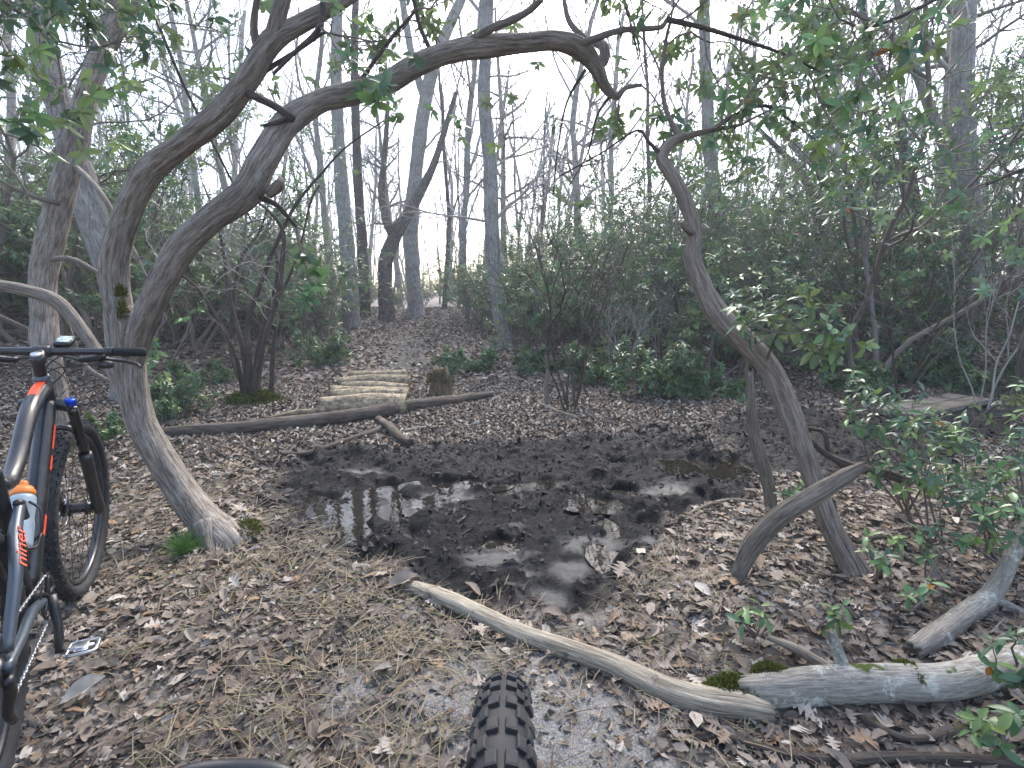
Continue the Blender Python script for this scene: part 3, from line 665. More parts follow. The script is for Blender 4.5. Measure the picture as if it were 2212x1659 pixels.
# left background-side trees ----------------------------------------
def big_tree(name, label, mat, pts, limbs=(), cfg=None, starts=(), seed=0, leafy=False, group=None, seg=22, prob=.5):
    P, W = px_path(pts); base = P[0]; zz = Hs(base[0], base[1])
    root = empty(name, (base[0], base[1], zz), label, 'tree', group)
    mb = MB()
    if base[2] > zz + .02: P = np.vstack([[base[0], base[1], zz - .05], P]); W = np.concatenate([[W[0] * 1.25], W])
    tube(mb, P, W, seg, .05, .08, 2.4, 1.2, .07, seed, True, .2); mb.build('trunk', M[mat], root)
    for i, l in enumerate(limbs):
        P2, W2 = px_path(l); mb = MB(); tube(mb, P2, W2, 12, .06, .06, 2, 2, .08, seed + i + 1); mb.build('limb', M[mat], root)
    if cfg:
        g = np.random.default_rng(seed + 100); st = [(at(a, b_, Y), d, ln, r) for a, b_, Y, d, ln, r in starts]
        twigs_from(root, st, g, cfg, M['greytwig'] if not leafy else M['twig'], name='limb', leafy=leafy, prob=prob)
    return root
CFG_BARE = dict(levels=3, seg=[.25, .18, .14, .1], wig=[.16, .2, .22, .25], up=[.05, .05, .05, .04], taper=.45, kids=[(4, 7), (3, 6), (3, 5)], ang=(.35, .95), len=(.45, .7), rmin=.004, start=.25)
U = (0, 0, 1)
big_tree('slanting_tree', 'brown trunk slanting right behind the other bike handlebar', 'laurel', [(100,760,50,4.1),(96,690,48,4.15),(95,600,48,4.2),(122,470,50,4.25),(152,350,46,4.3),(186,205,42,4.35),(232,95,38,4.4),(285,-5,34,4.45),(340,-110,28,4.5),(420,-260,20,4.6),(480,-420,9,4.7)], [[(152,350,14,4.3),(220,420,10,4.1),(300,560,7,4.0)], [(130,440,12,4.2),(60,420,9,4.1),(-20,380,7,4.0)], [(110,560,12,4.2),(160,560,9,4.0),(230,600,6,3.9)]], CFG_TWIG, [(300,560,4.0,(.3,0,-.6),.6,.008),(232,95,4.4,(.6,0,.5),1.2,.012),(285,-5,4.45,(-.5,0,.7),1.2,.012),(186,205,4.35,(.7,-.2,.4),1.2,.010),(-20,380,4.0,(-.5,-.2,.1),.7,.008),(60,420,4.1,(-.3,-.2,.7),.8,.008)], 11, True)
big_tree('leaning_oak', 'thick pale grey trunk leaning left behind the arching laurel', 'oak', [(252,640,54,5.9),(215,520,56,5.9),(185,420,58,5.9),(152,310,54,5.9),(122,205,50,5.9),(100,110,46,5.9),(75,0,42,5.9),(50,-120,36,5.9),(30,-270,26,5.9),(15,-430,12,5.9)], [[(168,360,26,5.9),(190,240,26,5.8),(212,120,24,5.75),(248,0,22,5.7),(280,-90,18,5.7)]], CFG_BARE, [(100,110,5.9,(-.6,0,.6),1.6,.03),(75,0,5.9,(.5,0,.8),1.8,.03),(212,120,5.8,(.5,.1,.6),1.6,.025),(122,205,5.9,(-.7,-.1,.4),1.5,.02)], 13)
ll = empty('low_bent_limb', gp(250, 870), 'bare brown limb arching low behind the bike handlebar', 'branch')
limb(ll, 'limb', M['laurel'], [(-60,600,28,3.0),(0,616,31,3.05),(62,628,33,3.1),(122,650,34,3.12),(165,695,32,3.12),(205,750,28,3.1),(238,800,25,3.08),(262,850,24,3.05),(280,900,22,3.0)], 24, .02, .1, .1, 15)
limb(ll, 'branch', M['laurel'], [(130,660,20,3.12),(150,720,15,3.2),(185,790,11,3.25),(250,830,8,3.2)], 12, .02)

# multi-stemmed clump by the path
b = gp(545, 868); Yb = b[1]
ms = empty('multi_stem_shrub', b, 'clump of dark bare stems rising from a mossy foot left of the path', 'shrub')
MSP = [[(535,872,16,0),(525,760,13,.1),(500,660,11,.2),(485,560,9,.3),(470,480,7,.3),(440,400,5,.4)], [(540,872,17,0),(538,770,15,0),(535,700,13,.1),(560,620,12,.1),(600,520,10,.1),(640,440,9,.1),(676,440,7,.1)][:6] + [(690,380,6,.1),(745,320,5,.1),(830,260,4,.1)],
  [(548,872,18,0),(556,790,15,-.1),(575,720,14,-.1),(600,640,13,-.1),(610,560,12,-.1),(612,500,10,-.1),(580,455,8,-.2),(545,430,6,-.2)], [(545,872,14,0),(560,740,11,.1),(590,640,10,.2),(600,590,9,.2),(596,540,7,.2)], [(585,862,13,.1),(588,800,12,.1),(592,740,10,.1),(597,705,9,.1)],
  [(530,872,13,0),(505,760,10,-.2),(440,640,8,-.3),(390,590,7,-.4),(380,560,5,-.4)], [(545,870,12,0),(500,770,9,.2),(505,640,8,.3),(520,560,8,.3),(560,500,6,.3),(580,440,4,.3)], [(552,872,12,0),(580,700,9,.3),(640,560,6,.4),(670,440,5,.4),(690,400,4,.4)]]
for i, l in enumerate(MSP): limb(ms, 'stem', M['dark_stem'], [(a, c, w, Yb + dy) for a, c, w, dy in l], 12, .05, .08, .1, 60 + i)
gM = np.random.default_rng(31)
twigs_from(ms, [(at(*l[-1][:2], Yb + l[-1][3]), (gM.normal(0, .5), gM.normal(0, .3), .7), .8, .006) for l in MSP] + [(at(*l[3][:2], Yb + l[3][3]), (gM.normal(0, .7), gM.normal(0, .4), .5), .9, .006) for l in MSP], gM, dict(CFG_TWIG, levels=2), M['greytwig'], name='twig', leafy=False)
moss_clump(ms, b + np.array([.03, -.02, .0]), .32, .22, .12, 2600, 1, L=(.02, .045))

# background trunks that stand out -----------------------------------
BT = [('forked_oak', 'tall grey trunk behind the arch, forking in two above it, left of centre', 'oak', [(897,650,34,18.5),(890,560,32,18.5),(888,480,32,18.5),(903,330,30,18.5),(925,185,28,18.5),(955,90,24,18.5),(1000,-10,20,18.5),(1040,-120,16,18.5)], [[(918,220,18,18.5),(890,120,16,18.5),(872,20,14,18.5),(860,-80,12,18.5)]], [(1000,-10,18.5,(.4,0,.8),3.2,.07),(872,20,18.5,(-.4,0,.8),3.2,.06),(905,330,18.5,(.8,0,.4),2.6,.04)]),
 ('straight_oak', 'straight grey trunk standing right of centre behind the arch', 'oak', [(1098,770,44,10.6),(1092,720,38,10.6),(1075,640,35,10.6),(1063,500,32,10.6),(1058,350,31,10.6),(1046,220,28,10.6),(1050,100,26,10.6),(1056,-30,24,10.6),(1060,-180,20,10.6)], [], [(1056,-30,10.6,(.6,0,.7),2.0,.05),(1050,40,10.6,(-.6,0,.6),2,.04),(1060,480,10.6,(-.9,0,.3),1.6,.03),(1075,470,10.6,(.8,.1,.7),2.2,.04)]),
 ('mottled_oak', 'mottled grey trunk above the laurel thicket left of the path', 'oak', [(752,560,32,14.5),(742,440,30,14.5),(731,300,26,14.5),(726,150,24,14.5),(730,20,22,14.5),(735,-120,18,14.5)], [], [(731,300,14.5,(-.8,0,.5),2,.03),(726,150,14.5,(.7,0,.6),2,.03),(730,20,14.5,(.3,0,.8),2.5,.04)]),
 ('crooked_dark_tree', 'dark crooked tree forking low beside the grey forked trunk', 'brownlog', [(832,590,30,16.5),(838,550,30,16.5),(858,500,28,16.5),(885,455,24,16.5),(915,400,20,16.5),(935,360,16,16.5),(955,300,13,16.5),(985,200,9,16.5)], [[(850,515,20,16.5),(832,465,18,16.5),(824,410,15,16.5),(832,320,12,16.5),(838,220,9,16.5)]], [(838,220,16.5,(.2,0,.8),1.8,.03),(985,200,16.5,(.3,0,.8),1.6,.03),(935,360,16.5,(.7,0,.3),1.3,.02)]),
 ('slim_brown_tree', 'slim brown trunk just right of the mottled oak', 'dark_stem', [(782,520,21,17),(774,400,20,17),(768,250,18,17),(766,100,16,17),(770,-60,13,17)], [], [(768,250,17,(.7,0,.6),2,.03),(766,100,17,(-.6,0,.7),2,.03)]),
 ('thicket_oak', 'grey trunk rising from the thicket behind the leaning reddish laurel', 'oak', [(1552,520,34,12.5),(1545,440,30,12.5),(1533,330,28,12.5),(1527,200,26,12.5),(1522,60,24,12.5),(1520,-100,20,12.5)], [], [(1527,200,12.5,(.8,0,.5),2.2,.04),(1522,60,12.5,(-.7,0,.6),2,.04),(1535,330,12.5,(-.6,.1,.6),1.6,.03)]),
 ('pale_forked_tree', 'pale smooth tree forking wide above the thicket on the right', 'pale', [(1828,560,30,13),(1832,500,28,13),(1826,455,26,13),(1795,405,22,13),(1755,350,19,13),(1705,300,16,13),(1650,240,12,13)], [[(1820,440,18,13),(1808,360,16,13),(1815,300,13,13),(1850,220,10,13)], [(1800,410,14,13),(1815,320,12,13),(1790,270,9,13)], [(1835,460,16,13),(1860,380,13,13),(1870,320,10,13),(1900,270,7,13)]], [(1650,240,13,(-.5,0,.6),1.6,.03),(1850,220,13,(.3,0,.8),1.8,.03),(1900,270,13,(.6,0,.6),1.4,.02),(1755,350,13,(.1,0,.9),1.5,.03),(1790,270,13,(-.2,0,.9),1.5,.02)]),
 ('dark_bent_tree', 'dark trunk bending left just beside the pale forked tree', 'dark_stem', [(1772,560,20,12),(1768,480,19,12),(1755,420,17,12),(1720,360,14,12),(1690,330,12,12),(1640,280,9,12)], [], [(1640,280,12,(-.5,0,.5),1.4,.03),(1720,360,12,(.2,0,.9),1.5,.02)]),
 ('right_oak', 'stout grey trunk above the thicket near the right edge', 'oak', [(2096,560,52,9),(2090,470,50,9),(2082,320,46,9),(2078,170,44,9),(2082,30,40,9),(2090,-120,34,9)], [[(2085,430,24,9),(2030,290,22,9),(1985,170,18,9),(1950,60,14,9),(1930,-40,10,9)]], [(2078,170,9,(-.8,-.1,.4),1.8,.04),(2082,30,9,(.8,0,.5),1.8,.04),(1985,170,9,(-.5,0,.7),1.5,.03),(2085,300,9,(.8,-.1,.3),1.5,.03)]),
 ('slim_right_tree', 'slim dark tree leaning left between pale forked tree and right oak', 'dark_stem', [(2000,560,22,10.5),(1985,470,20,10.5),(1955,330,17,10.5),(1920,200,15,10.5),(1880,80,12,10.5),(1850,-30,10,10.5)], [], [(1955,330,10.5,(.5,0,.8),1.5,.03),(1920,200,10.5,(-.7,0,.6),1.5,.03)])]
for i, (nm_, lb, mt, pts, lm, sts) in enumerate(BT): big_tree(nm_, lb, mt, pts, lm, CFG_BARE, sts, 200 + i * 7, seg=18)
dr = empty('dark_edge_trunk', gp(2190, 905), 'dark reddish thin trunk cut off by the right edge', 'tree')
limb(dr, 'trunk', M['brownlog'], [(2186,925,28,5.0),(2190,880,26,5.0),(2205,820,24,5.0),(2212,750,24,5.0),(2250,640,20,5.0),(2300,500,16,5)], 16, .04)

# ------------------------------------------------------------------ laurel thicket: a few kinds of shrub, copied one by one
def shrub_proto(seed, h, wide, nst, lush):
    g = np.random.default_rng(seed); out = []
    cfg = dict(levels=3, seg=[.18, .14, .10, .07], wig=[.14, .2, .22, .25], up=[.02, .03, .05, .06], taper=.5, kids=[(4, 6), (4, 6), (4, 6)], ang=(.4, 1.0), len=(.42, .66), rmin=.0025, start=.35)
    for i in range(nst):
        th = i / nst * 6.283 + g.uniform(-.4, .4); d = np.array([math.cos(th) * wide, math.sin(th) * wide, 1.0])
        grow(out, (g.normal(0, .10), g.normal(0, .10), -.05), d, h * g.uniform(.5, .75), .018, 0, g, cfg)
    mb = MB(); branch_mesh(mb, out, (5, 4, 3, 3)); st = mb.mesh('stems', M['twig'], co=False)
    tp, td = tips_of(out, True); lf = MB()
    q = [i for i in range(len(tp)) if g.random() < lush * min(1, .45 + .55 * tp[i][2] / (h * .35))]
    whorls(lf, [tp[i] for i in q], [td[i] for i in q], (4, 8), (.06, .105), LAUREL_LO, g, 1.0)
    return st, lf.mesh('foliage', M['leaf'], co=False, col=True)
PROTO = [shrub_proto(s, h, w, n, l) for s, h, w, n, l in [(1, 2.4, .55, 5, .55), (2, 2.0, .7, 5, .52), (3, 2.6, .45, 5, .42), (4, 1.8, .8, 5, .52), (5, 2.4, .6, 5, .25)]]
LOWP = [shrub_proto(s, h, w, n, l) for s, h, w, n, l in [(11, .8, .9, 5, .8), (12, .65, 1.1, 5, .9)]]
def shrub(pr, x, y, rz, sc, label, group, name='laurel_shrub', zoff=0):
    r = empty(name, (x, y, Hs(x, y) + zoff), label, 'shrub', group); r.rotation_euler = (0, 0, rz); r.scale = sc
    link('stems', pr[0], r); link('foliage', pr[1], r); return r
gS = np.random.default_rng(21)
ZONES = [  # x range as offset from the path, y range, count, label, group, scale
 ((-4.5, -1.9), (9.0, 18), 20, 'leafy laurel shrub bordering the left side of the rising path', 'laurel shrubs left of the path', (.85, 1.15)),
 ((-8.5, -3.2), (7.2, 17), 30, 'dense laurel shrub on the left bank behind the dark stem clump', 'laurel thicket on the left bank', (.95, 1.35)),
 ((-14, -6.5), (6.8, 16), 16, 'laurel shrub on the far left bank behind the slanting trunk', 'laurel thicket at far left', (1.1, 1.5)),
 ((1.9, 4.6), (8.6, 18), 20, 'laurel shrub bordering the right side of the rising path', 'laurel shrubs right of the path', (.75, 1.05)),
 ((4.0, 8.0), (7.6, 17), 26, 'laurel shrub in the thicket behind the leaning reddish laurel', 'laurel thicket right of centre', (.95, 1.3)),
 ((8.0, 16), (7.4, 17), 24, 'laurel shrub in the thicket at the far right', 'laurel thicket at far right', (1.05, 1.45))]
for (a0, a1), (y0, y1), n, lb, gr, (s0, s1) in ZONES:
    for i in range(n):
        y = y0 + (y1 - y0) * ((i + gS.random()) / n) ** .9; x = path_x(y) + a0 + (a1 - a0) * ((i * .618 + gS.random() * .3) % 1)
        s = gS.uniform(s0, s1)
        shrub(PROTO[gS.integers(0, 5)], x, y, gS.uniform(0, 6.28), (s * gS.uniform(.9, 1.25), s * gS.uniform(.9, 1.25), s * gS.uniform(.85, 1.1)), lb, gr)
for i in range(7):
    y = 20.5 + i * .9; shrub(PROTO[i % 5], float(path_x(y)) + [.3, -1.6, 1.7, -.4, -2.6, 2.4, .9][i], y, i * 1.3, (.8, .8, .62), 'x', 'laurel shrubs closing the end of the path')
for px, py, k, s, lb in [(1290,830,0,.8,'low laurel shrub at the edge of the litter right of the stump'), (1180,800,1,.9,'low laurel shrub at the foot of the straight grey oak'), (1420,850,0,.9,'low spreading laurel shrub behind the mud'), (1530,855,1,.8,'low laurel shrub just left of the dead snag'),
        (1010,800,1,.8,'low laurel shrub behind the mossy stump'), (700,790,0,.8,'low laurel shrub on the litter left of the log crossing'), (430,830,1,.7,'low laurel shrub left of the dark stem clump'), (370,900,0,.55,'small laurel shrub beside the arching trunk'), (1760,800,1,.8,'low laurel shrub under the hanging leaf spray'), (1980,830,0,1.1,'low laurel shrub above the plank crossing'), (2120,850,1,1.1,'low laurel shrub near the dark edge trunk'), (190,960,1,.5,'small laurel shrub seen through the other bike front wheel'), (640,720,0,1.2,'low laurel shrub right of the dark stem clump'),(1620,790,0,1.0,'low laurel shrub behind the dead snag'),(1860,850,1,.8,'low laurel shrub over the far mud patch')]:
    g = gp(px, py); shrub(LOWP[k], g[0], g[1], gS.uniform(0, 6.28), (s, s, s), lb, None, 'low_laurel_shrub')

def tall_proto(seed, h, nst):
    g = np.random.default_rng(seed); out = []
    cfg = dict(levels=3, seg=[.25, .2, .14, .09], wig=[.14, .2, .22, .25], up=[.03, .02, .02, .03], taper=.5, kids=[(6, 9), (4, 7), (4, 6)], ang=(.4, 1.1), len=(.30, .55), rmin=.003, start=.45)
    for i in range(nst):
        th = i / nst * 6.283 + g.uniform(-.4, .4); grow(out, (g.normal(0, .1), g.normal(0, .1), -.05), (math.cos(th) * .3, math.sin(th) * .3, 1), h * g.uniform(.7, .9), .035, 0, g, cfg)
    mb = MB(); branch_mesh(mb, out, (7, 5, 4, 3)); st = mb.mesh('stems', M['twig'], co=False); tp, td = tips_of(out, True); lf = MB()
    q = [i for i in range(len(tp)) if g.random() < .75]
    whorls(lf, [tp[i] for i in q], [td[i] for i in q], (4, 8), (.06, .10), LAUREL_LO, g, 1.0); return st, lf.mesh('foliage', M['leaf'], co=False, col=True)
TALL = [tall_proto(31, 4.8, 3), tall_proto(32, 4.2, 3)]
for x, y, k, s, lb in [(4.6, 6.6, 0, 1.05, 'tall leafy laurel behind the hanging leaf spray, its crown filling the upper right'), (6.9, 6.8, 1, 1.15, 'tall laurel right of the stout grey oak'), (5.9, 8.6, 0, 1.2, 'tall laurel in front of the stout grey oak'), (8.6, 8.0, 1, 1.2, 'tall laurel at the far right edge of the thicket'), (-6.0, 7.0, 0, 1.05, 'tall laurel at the left edge behind the slanting trunk'), (-7.6, 7.6, 1, 1.2, 'tall laurel at the far left edge of the bank'), (-5.3, 8.8, 1, 1.0, 'tall laurel between the leaning grey oak and the arching laurel'), (3.1, 8.9, 1, .8, 'tall laurel right of the straight grey oak')]:
    shrub(TALL[k], x, y, gS.uniform(0, 6.28), (s, s, s), lb, None, 'tall_laurel')
def overhang(label, pts, starts, seed, L, bright, prob=1.0, tpl=LAUREL_HI, foot=None):
    P, W = px_path(pts)
    if foot:
        f0 = np.array([foot[0], foot[1], Hs(*foot) - .05]); f1 = f0 * .5 + P[0] * .5 + np.array([(foot[0] > 0) * .25 - .12, .1, .1]); P = np.vstack([f0, f1, P]); W = np.concatenate([[.035, .025], W])
    r = empty('overhanging_branch', P[0], label, 'branch'); mb = MB(); tube(mb, P, W, 10, .03, .05, seed=seed); mb.build('branch', M['dark_stem'], r)
    g = np.random.default_rng(seed); twigs_from(r, [(at(a, b_, Y), d, ln, .005) for a, b_, Y, d, ln in starts], g, CFG_TWIG, M['twig'], L=L, bright=bright, tpl=tpl, prob=prob, crown='foliage', every=False)
overhang('near laurel branch with large green leaves hanging in at the top right', [(2300,-160,14,2.2),(2120,-60,11,2.15),(1980,20,8,2.1),(1880,60,5,2.1)], [(1980,20,2.1,(-.6,0,-.2),.32),(1880,60,2.1,(-.6,0,-.1),.3),(1930,40,2.1,(-.2,-.1,-.5),.3),(2040,-10,2.12,(-.3,0,-.6),.3),(1900,50,2.1,(-.7,0,.3),.3)], 301, (.04, .066), 1.1, .7, foot=(3.3, 2.7))
overhang('bright green laurel branch reaching in from the right edge', [(2420,300,14,3.4),(2300,340,11,3.4),(2200,370,8,3.4),(2130,400,5,3.4)], [(2200,370,3.4,(-.5,0,.3),.5),(2130,400,3.4,(-.6,0,-.2),.45),(2170,390,3.4,(-.2,0,-.7),.5),(2230,360,3.4,(-.1,0,.7),.5),(2250,380,3.4,(.1,-.1,-.7),.6)], 302, (.045, .07), 1.3, foot=(4.8, 3.7))
overhang('dark laurel branch hanging in at the top left corner', [(-160,-120,14,2.6),(-40,-30,11,2.6),(60,40,8,2.6),(130,90,5,2.6)], [(-20,-20,2.6,(.3,0,-.6),.45),(60,40,2.6,(.3,0,-.4),.4),(130,90,2.6,(.6,0,-.1),.4),(60,40,2.6,(.6,0,.3),.4),(-20,-10,2.6,(0,.1,.3),.4),(0,20,2.65,(.1,0,-.8),.5),(100,70,2.65,(.1,.1,-.7),.5),(90,60,2.6,(.5,0,.5),.4),(20,0,2.7,(.4,.1,.5),.5)], 303, (.05, .085), 1.0, .85, foot=(-3.7, 3.0))
overhang('thin dark branch slanting down between the slanting trunk and the arching laurel', [(300,-40,9,4.45),(295,-70,8,4.0),(300,-60,8,3.4),(345,60,7,3.4),(400,190,6,3.4),(470,330,5,3.4),(545,480,3,3.4)], [(345,60,3.4,(.6,0,.2),.5),(400,190,3.4,(-.5,0,.4),.45),(330,20,3.4,(-.6,0,-.1),.5),(430,250,3.4,(.5,0,.3),.4),(380,130,3.4,(.5,.1,-.1),.5)], 306, (.05, .075), 1.1, .4, LAUREL)
overhang('twiggy laurel branch hanging from the top above the arch', [(900,-120,10,2.72),(870,-140,9,3.0),(840,-120,9,3.3),(880,-20,7,3.3),(930,60,5,3.3),(950,110,3,3.3)], [(860,-60,3.3,(-.6,0,-.3),.6),(880,-20,3.3,(.6,0,-.2),.6),(930,60,3.3,(.4,.2,-.6),.5),(900,20,3.3,(-.5,.2,-.5),.5)], 307, (.05, .075), 1.0, .45, LAUREL)
overhang('twiggy laurel branch hanging in above the right end of the arch', [(1295,-415,8,2.95),(1310,-280,9,3.2),(1330,-140,9,3.5),(1340,-30,7,3.5),(1365,60,5,3.5),(1380,130,3,3.5)], [(1335,-60,3.5,(-.6,0,-.3),.6),(1340,-30,3.5,(.6,0,-.2),.6),(1365,60,3.5,(.4,.2,-.6),.5),(1380,120,3.5,(-.4,.2,-.6),.5)], 308, (.05, .075), 1.0, .5, LAUREL)
overhang('leafy laurel branch spreading across the upper right', [(1440,42,12,2.96),(1520,60,10,2.95),(1600,85,8,2.95),(1700,120,6,2.95),(1800,170,4,2.95)], [(1520,60,2.95,(.2,0,-.5),.5),(1600,85,2.95,(.1,0,.6),.5),(1600,85,2.95,(.2,.1,-.6),.5),(1700,120,2.95,(.5,0,-.4),.5),(1700,120,2.95,(.4,-.1,.4),.45),(1800,170,2.95,(.5,0,-.3),.4)], 304, (.055, .085), 1.25, .75)
overhang('leafy laurel branch drooping right of the leaning trunk top', [(1540,280,10,3.0),(1600,240,9,3.1),(1660,230,7,3.2),(1720,270,5,3.2)], [(1600,240,3.1,(.2,0,.6),.5),(1660,230,3.2,(.3,0,-.5),.5),(1720,270,3.2,(.4,0,-.4),.45),(1660,230,3.2,(.5,.1,.3),.5)], 305, (.055, .085), 1.25, .75)

def bare_bush(px, py, h, n, mat, label, seed, name='bare_bush', r=.014):
    g_ = np.random.default_rng(seed); b = gp(px, py); rt_ = empty(name, b, label, 'shrub')
    cfg = dict(levels=2, seg=[.15, .12, .09], wig=[.12, .16, .2], up=[.03, .05, .05], taper=.4, kids=[(5, 8), (3, 6)], ang=(.3, .9), len=(.35, .6), rmin=.003, start=.3)
    for i in range(n):
        th = i / n * 6.283 + g_.uniform(-.5, .5); out = []; grow(out, b + np.array([math.cos(th), math.sin(th), 0]) * .05 - [0, 0, .05], (math.cos(th) * .3, math.sin(th) * .3, 1), h * g_.uniform(.7, 1), r * g_.uniform(.7, 1.2), 0, g_, cfg)
        mb = MB(); branch_mesh(mb, out, (8, 5, 3)); mb.build('stem', M[mat], rt_)
bare_bush(1232, 885, 2.6, 6, 'dark_stem', 'bare many-stemmed bush right of the straight grey oak', 401)
bare_bush(1660, 800, 2.3, 5, 'vine', 'bush of pale bare stems in the thicket behind the leaning laurel', 402, r=.009)
bare_bush(1430, 800, 2.0, 5, 'greytwig', 'tangle of grey bare twigs left of the leaning laurel', 403, r=.008)
bare_bush(1950, 860, 2.8, 4, 'dark_stem', 'dark bare stems standing above the far plank', 404, r=.016)
bare_bush(1340, 830, 1.4, 6, 'vine', 'low tangle of pale dead twigs behind the mud', 405, r=.007)
bare_bush(330, 800, 2.2, 4, 'dark_stem', 'thin dark bare stems between arching laurel and stem clump', 406, r=.009)
bare_bush(2120, 880, 2.4, 4, 'greytwig', 'thin grey stems beside the dark edge trunk', 407, r=.009)
b = gp(1182, 875); dst = empty('dead_stub', b, 'upright dead stub left of the bare many-stemmed bush', 'dead tree')
limb(dst, 'trunk', M['deadlog'], [(1183,880,14,b[1]),(1180,840,12,b[1]),(1184,800,11,b[1]),(1182,770,9,b[1])], 12, .02, .12, .1, 77, jag=.03)

# ------------------------------------------------------------------ bare woodland behind
def bare_proto(seed, h, r, lean, mat, sides=(10, 6, 4, 3, 3)):
    g = np.random.default_rng(seed)
    cfg = dict(levels=4, seg=[.8, .5, .35, .25, .2], wig=[.05, .13, .17, .2, .22], up=[.02, .05, .05, .05, .04], taper=.45, kids=[(7, 10), (4, 6), (3, 5), (2, 4)], ang=(.35, .85), len=(.34, .55), rmin=.005, start=.28, rk=(.32, .52))
    out = []; grow(out, (0, 0, -.3), (lean, 0, 1), h, r, 0, g, cfg)
    tk = MB(); P, Rr = out[0][0], out[0][1].copy(); Rr[0] *= 1.35; tube(tk, P, Rr, 12, .25, .06, 2.4, 1.2, .07, seed)
    br = MB(); branch_mesh(br, out, sides, 1)
    return tk.mesh('trunk', M[mat]), br.mesh('branches', M['greytwig'] if mat != 'dark_stem' else M['twig'], co=False)
BARE = [bare_proto(51, 12, .14, .04, 'oak'), bare_proto(52, 10, .08, -.08, 'dark_stem'), bare_proto(53, 13, .17, -.03, 'oak'), bare_proto(54, 9, .07, .14, 'oak'), bare_proto(55, 11, .10, .05, 'pale')]
def tufts(g, pts, n, L, colr, spread=.16):
    k = len(pts) * n; P = np.repeat(np.array(pts), n, 0) + g.normal(0, spread * .45, (k, 3)); D = g.normal(0, 1, (k, 3)); D[:, 2] = np.abs(D[:, 2]) * .6
    mb = MB(); leaves(mb, P, D, g.normal(0, 1, (k, 3)), g.uniform(*L, k), (np.array([(0, .03, 0), (0, -.03, 0), (1, -.02, 0), (1, .02, 0)]), np.array([(0, 1, 2, 3)])), np.array(colr) * g.uniform(.6, 1.3, (k, 1)))
    return mb
def pine_proto(seed, h):
    g = np.random.default_rng(seed); out = []
    cfg = dict(levels=2, seg=[.8, .35, .25], wig=[.03, .12, .2], up=[.01, .02, .06], taper=.3, kids=[(22, 28), (7, 11)], ang=(.9, 1.4), len=(.14, .24), rmin=.006, start=.42)
    grow(out, (0, 0, -.3), (.02, 0, 1), h, .16, 0, g, cfg)
    tk = MB(); tube(tk, out[0][0], out[0][1], 10, .3, .06, 2.4, 1.2, .06, seed); br = MB(); branch_mesh(br, out, (8, 5, 3), 1)
    tp, td = tips_of(out, True); nd = tufts(g, tp, 26, (.10, .20), (.060, .085, .055), .34)
    return tk.mesh('trunk', M['oak']), br.mesh('branches', M['twig'], co=False), nd.mesh('crown', M['pine'], co=False, col=True)
PINE = [pine_proto(61, 12), pine_proto(62, 10)]
def place(protos, x, y, rz, s, label, group, name, names=('trunk', 'branches', 'crown')):
    r = empty(name, (x, y, Hs(x, y)), label, 'tree', group); r.rotation_euler = (0, 0, rz); r.scale = (s, s, s)
    for me, nm_ in zip(protos, names): link(nm_, me, r)
for x, y, k, s, lb in [(-.2, 24, 0, 1.0, 'soft green pine showing between the two central grey trunks'), (2.4, 27, 1, 1.1, 'green pine behind the right end of the arch'), (10.2, 12.5, 0, .85, 'grey-green pine towering at the top right corner'), (-5.5, 26, 1, 1.0, 'hazy pine behind the mottled oak'), (-9.0, 18, 0, .9, 'pine behind the upper left laurel leaves')]:
    place(PINE[k], x, y, gS.uniform(0, 6.28), s, lb, None, 'pine_tree')
gT = np.random.default_rng(44); nT = 0
for i in range(84):
    y = 15 + 25 * ((i + gT.random()) / 84) ** .8; x = (((i * .61803) % 1) * 2 - 1) * (y * 1.02 + 1) + gT.normal(0, .5)
    if abs(x - float(path_x(y))) < 1.0 and y < 21: x += 2.0
    side = 'left' if x < -.33 * y else ('centre' if x < .33 * y else 'right')
    lb = {'left': 'bare tree in the woodland beyond the left bank thicket', 'centre': 'bare tree in the woodland far beyond the end of the path', 'right': 'bare tree in the woodland beyond the right hand thicket'}[side]
    k = gT.choice(5, p=[.28, .2, .2, .2, .12]); place(BARE[k], x, y, gT.uniform(0, 6.28), gT.uniform(.75, 1.15), lb, 'bare woodland trees, ' + side, 'bare_tree')
fw = MB(); gF = np.random.default_rng(71)
for i in range(330):
    y = gF.uniform(36, 75); x = gF.uniform(-1, 1) * (y * 1.05 + 2); h = gF.uniform(8, 15); r = gF.uniform(.03, .10); z0 = Hs(x, y) - .3; out = []
    grow(out, (x, y, z0), (gF.normal(0, .08), 0, 1), h, r, 0, gF, dict(levels=2, seg=[1.6, .9, .7], wig=[.05, .14, .18], up=[.02, .05, .05], taper=.4, kids=[(6, 9), (3, 5)], ang=(.35, .8), len=(.28, .48), rmin=.008, start=.25, rk=(.35, .6)))
    branch_mesh(fw, out, (5, 3, 3))
o = fw.build('far_woods', M['greytwig'], None, co=False); tag(o, 'hazy mass of far bare trees on the horizon', 'woods', kind='stuff')

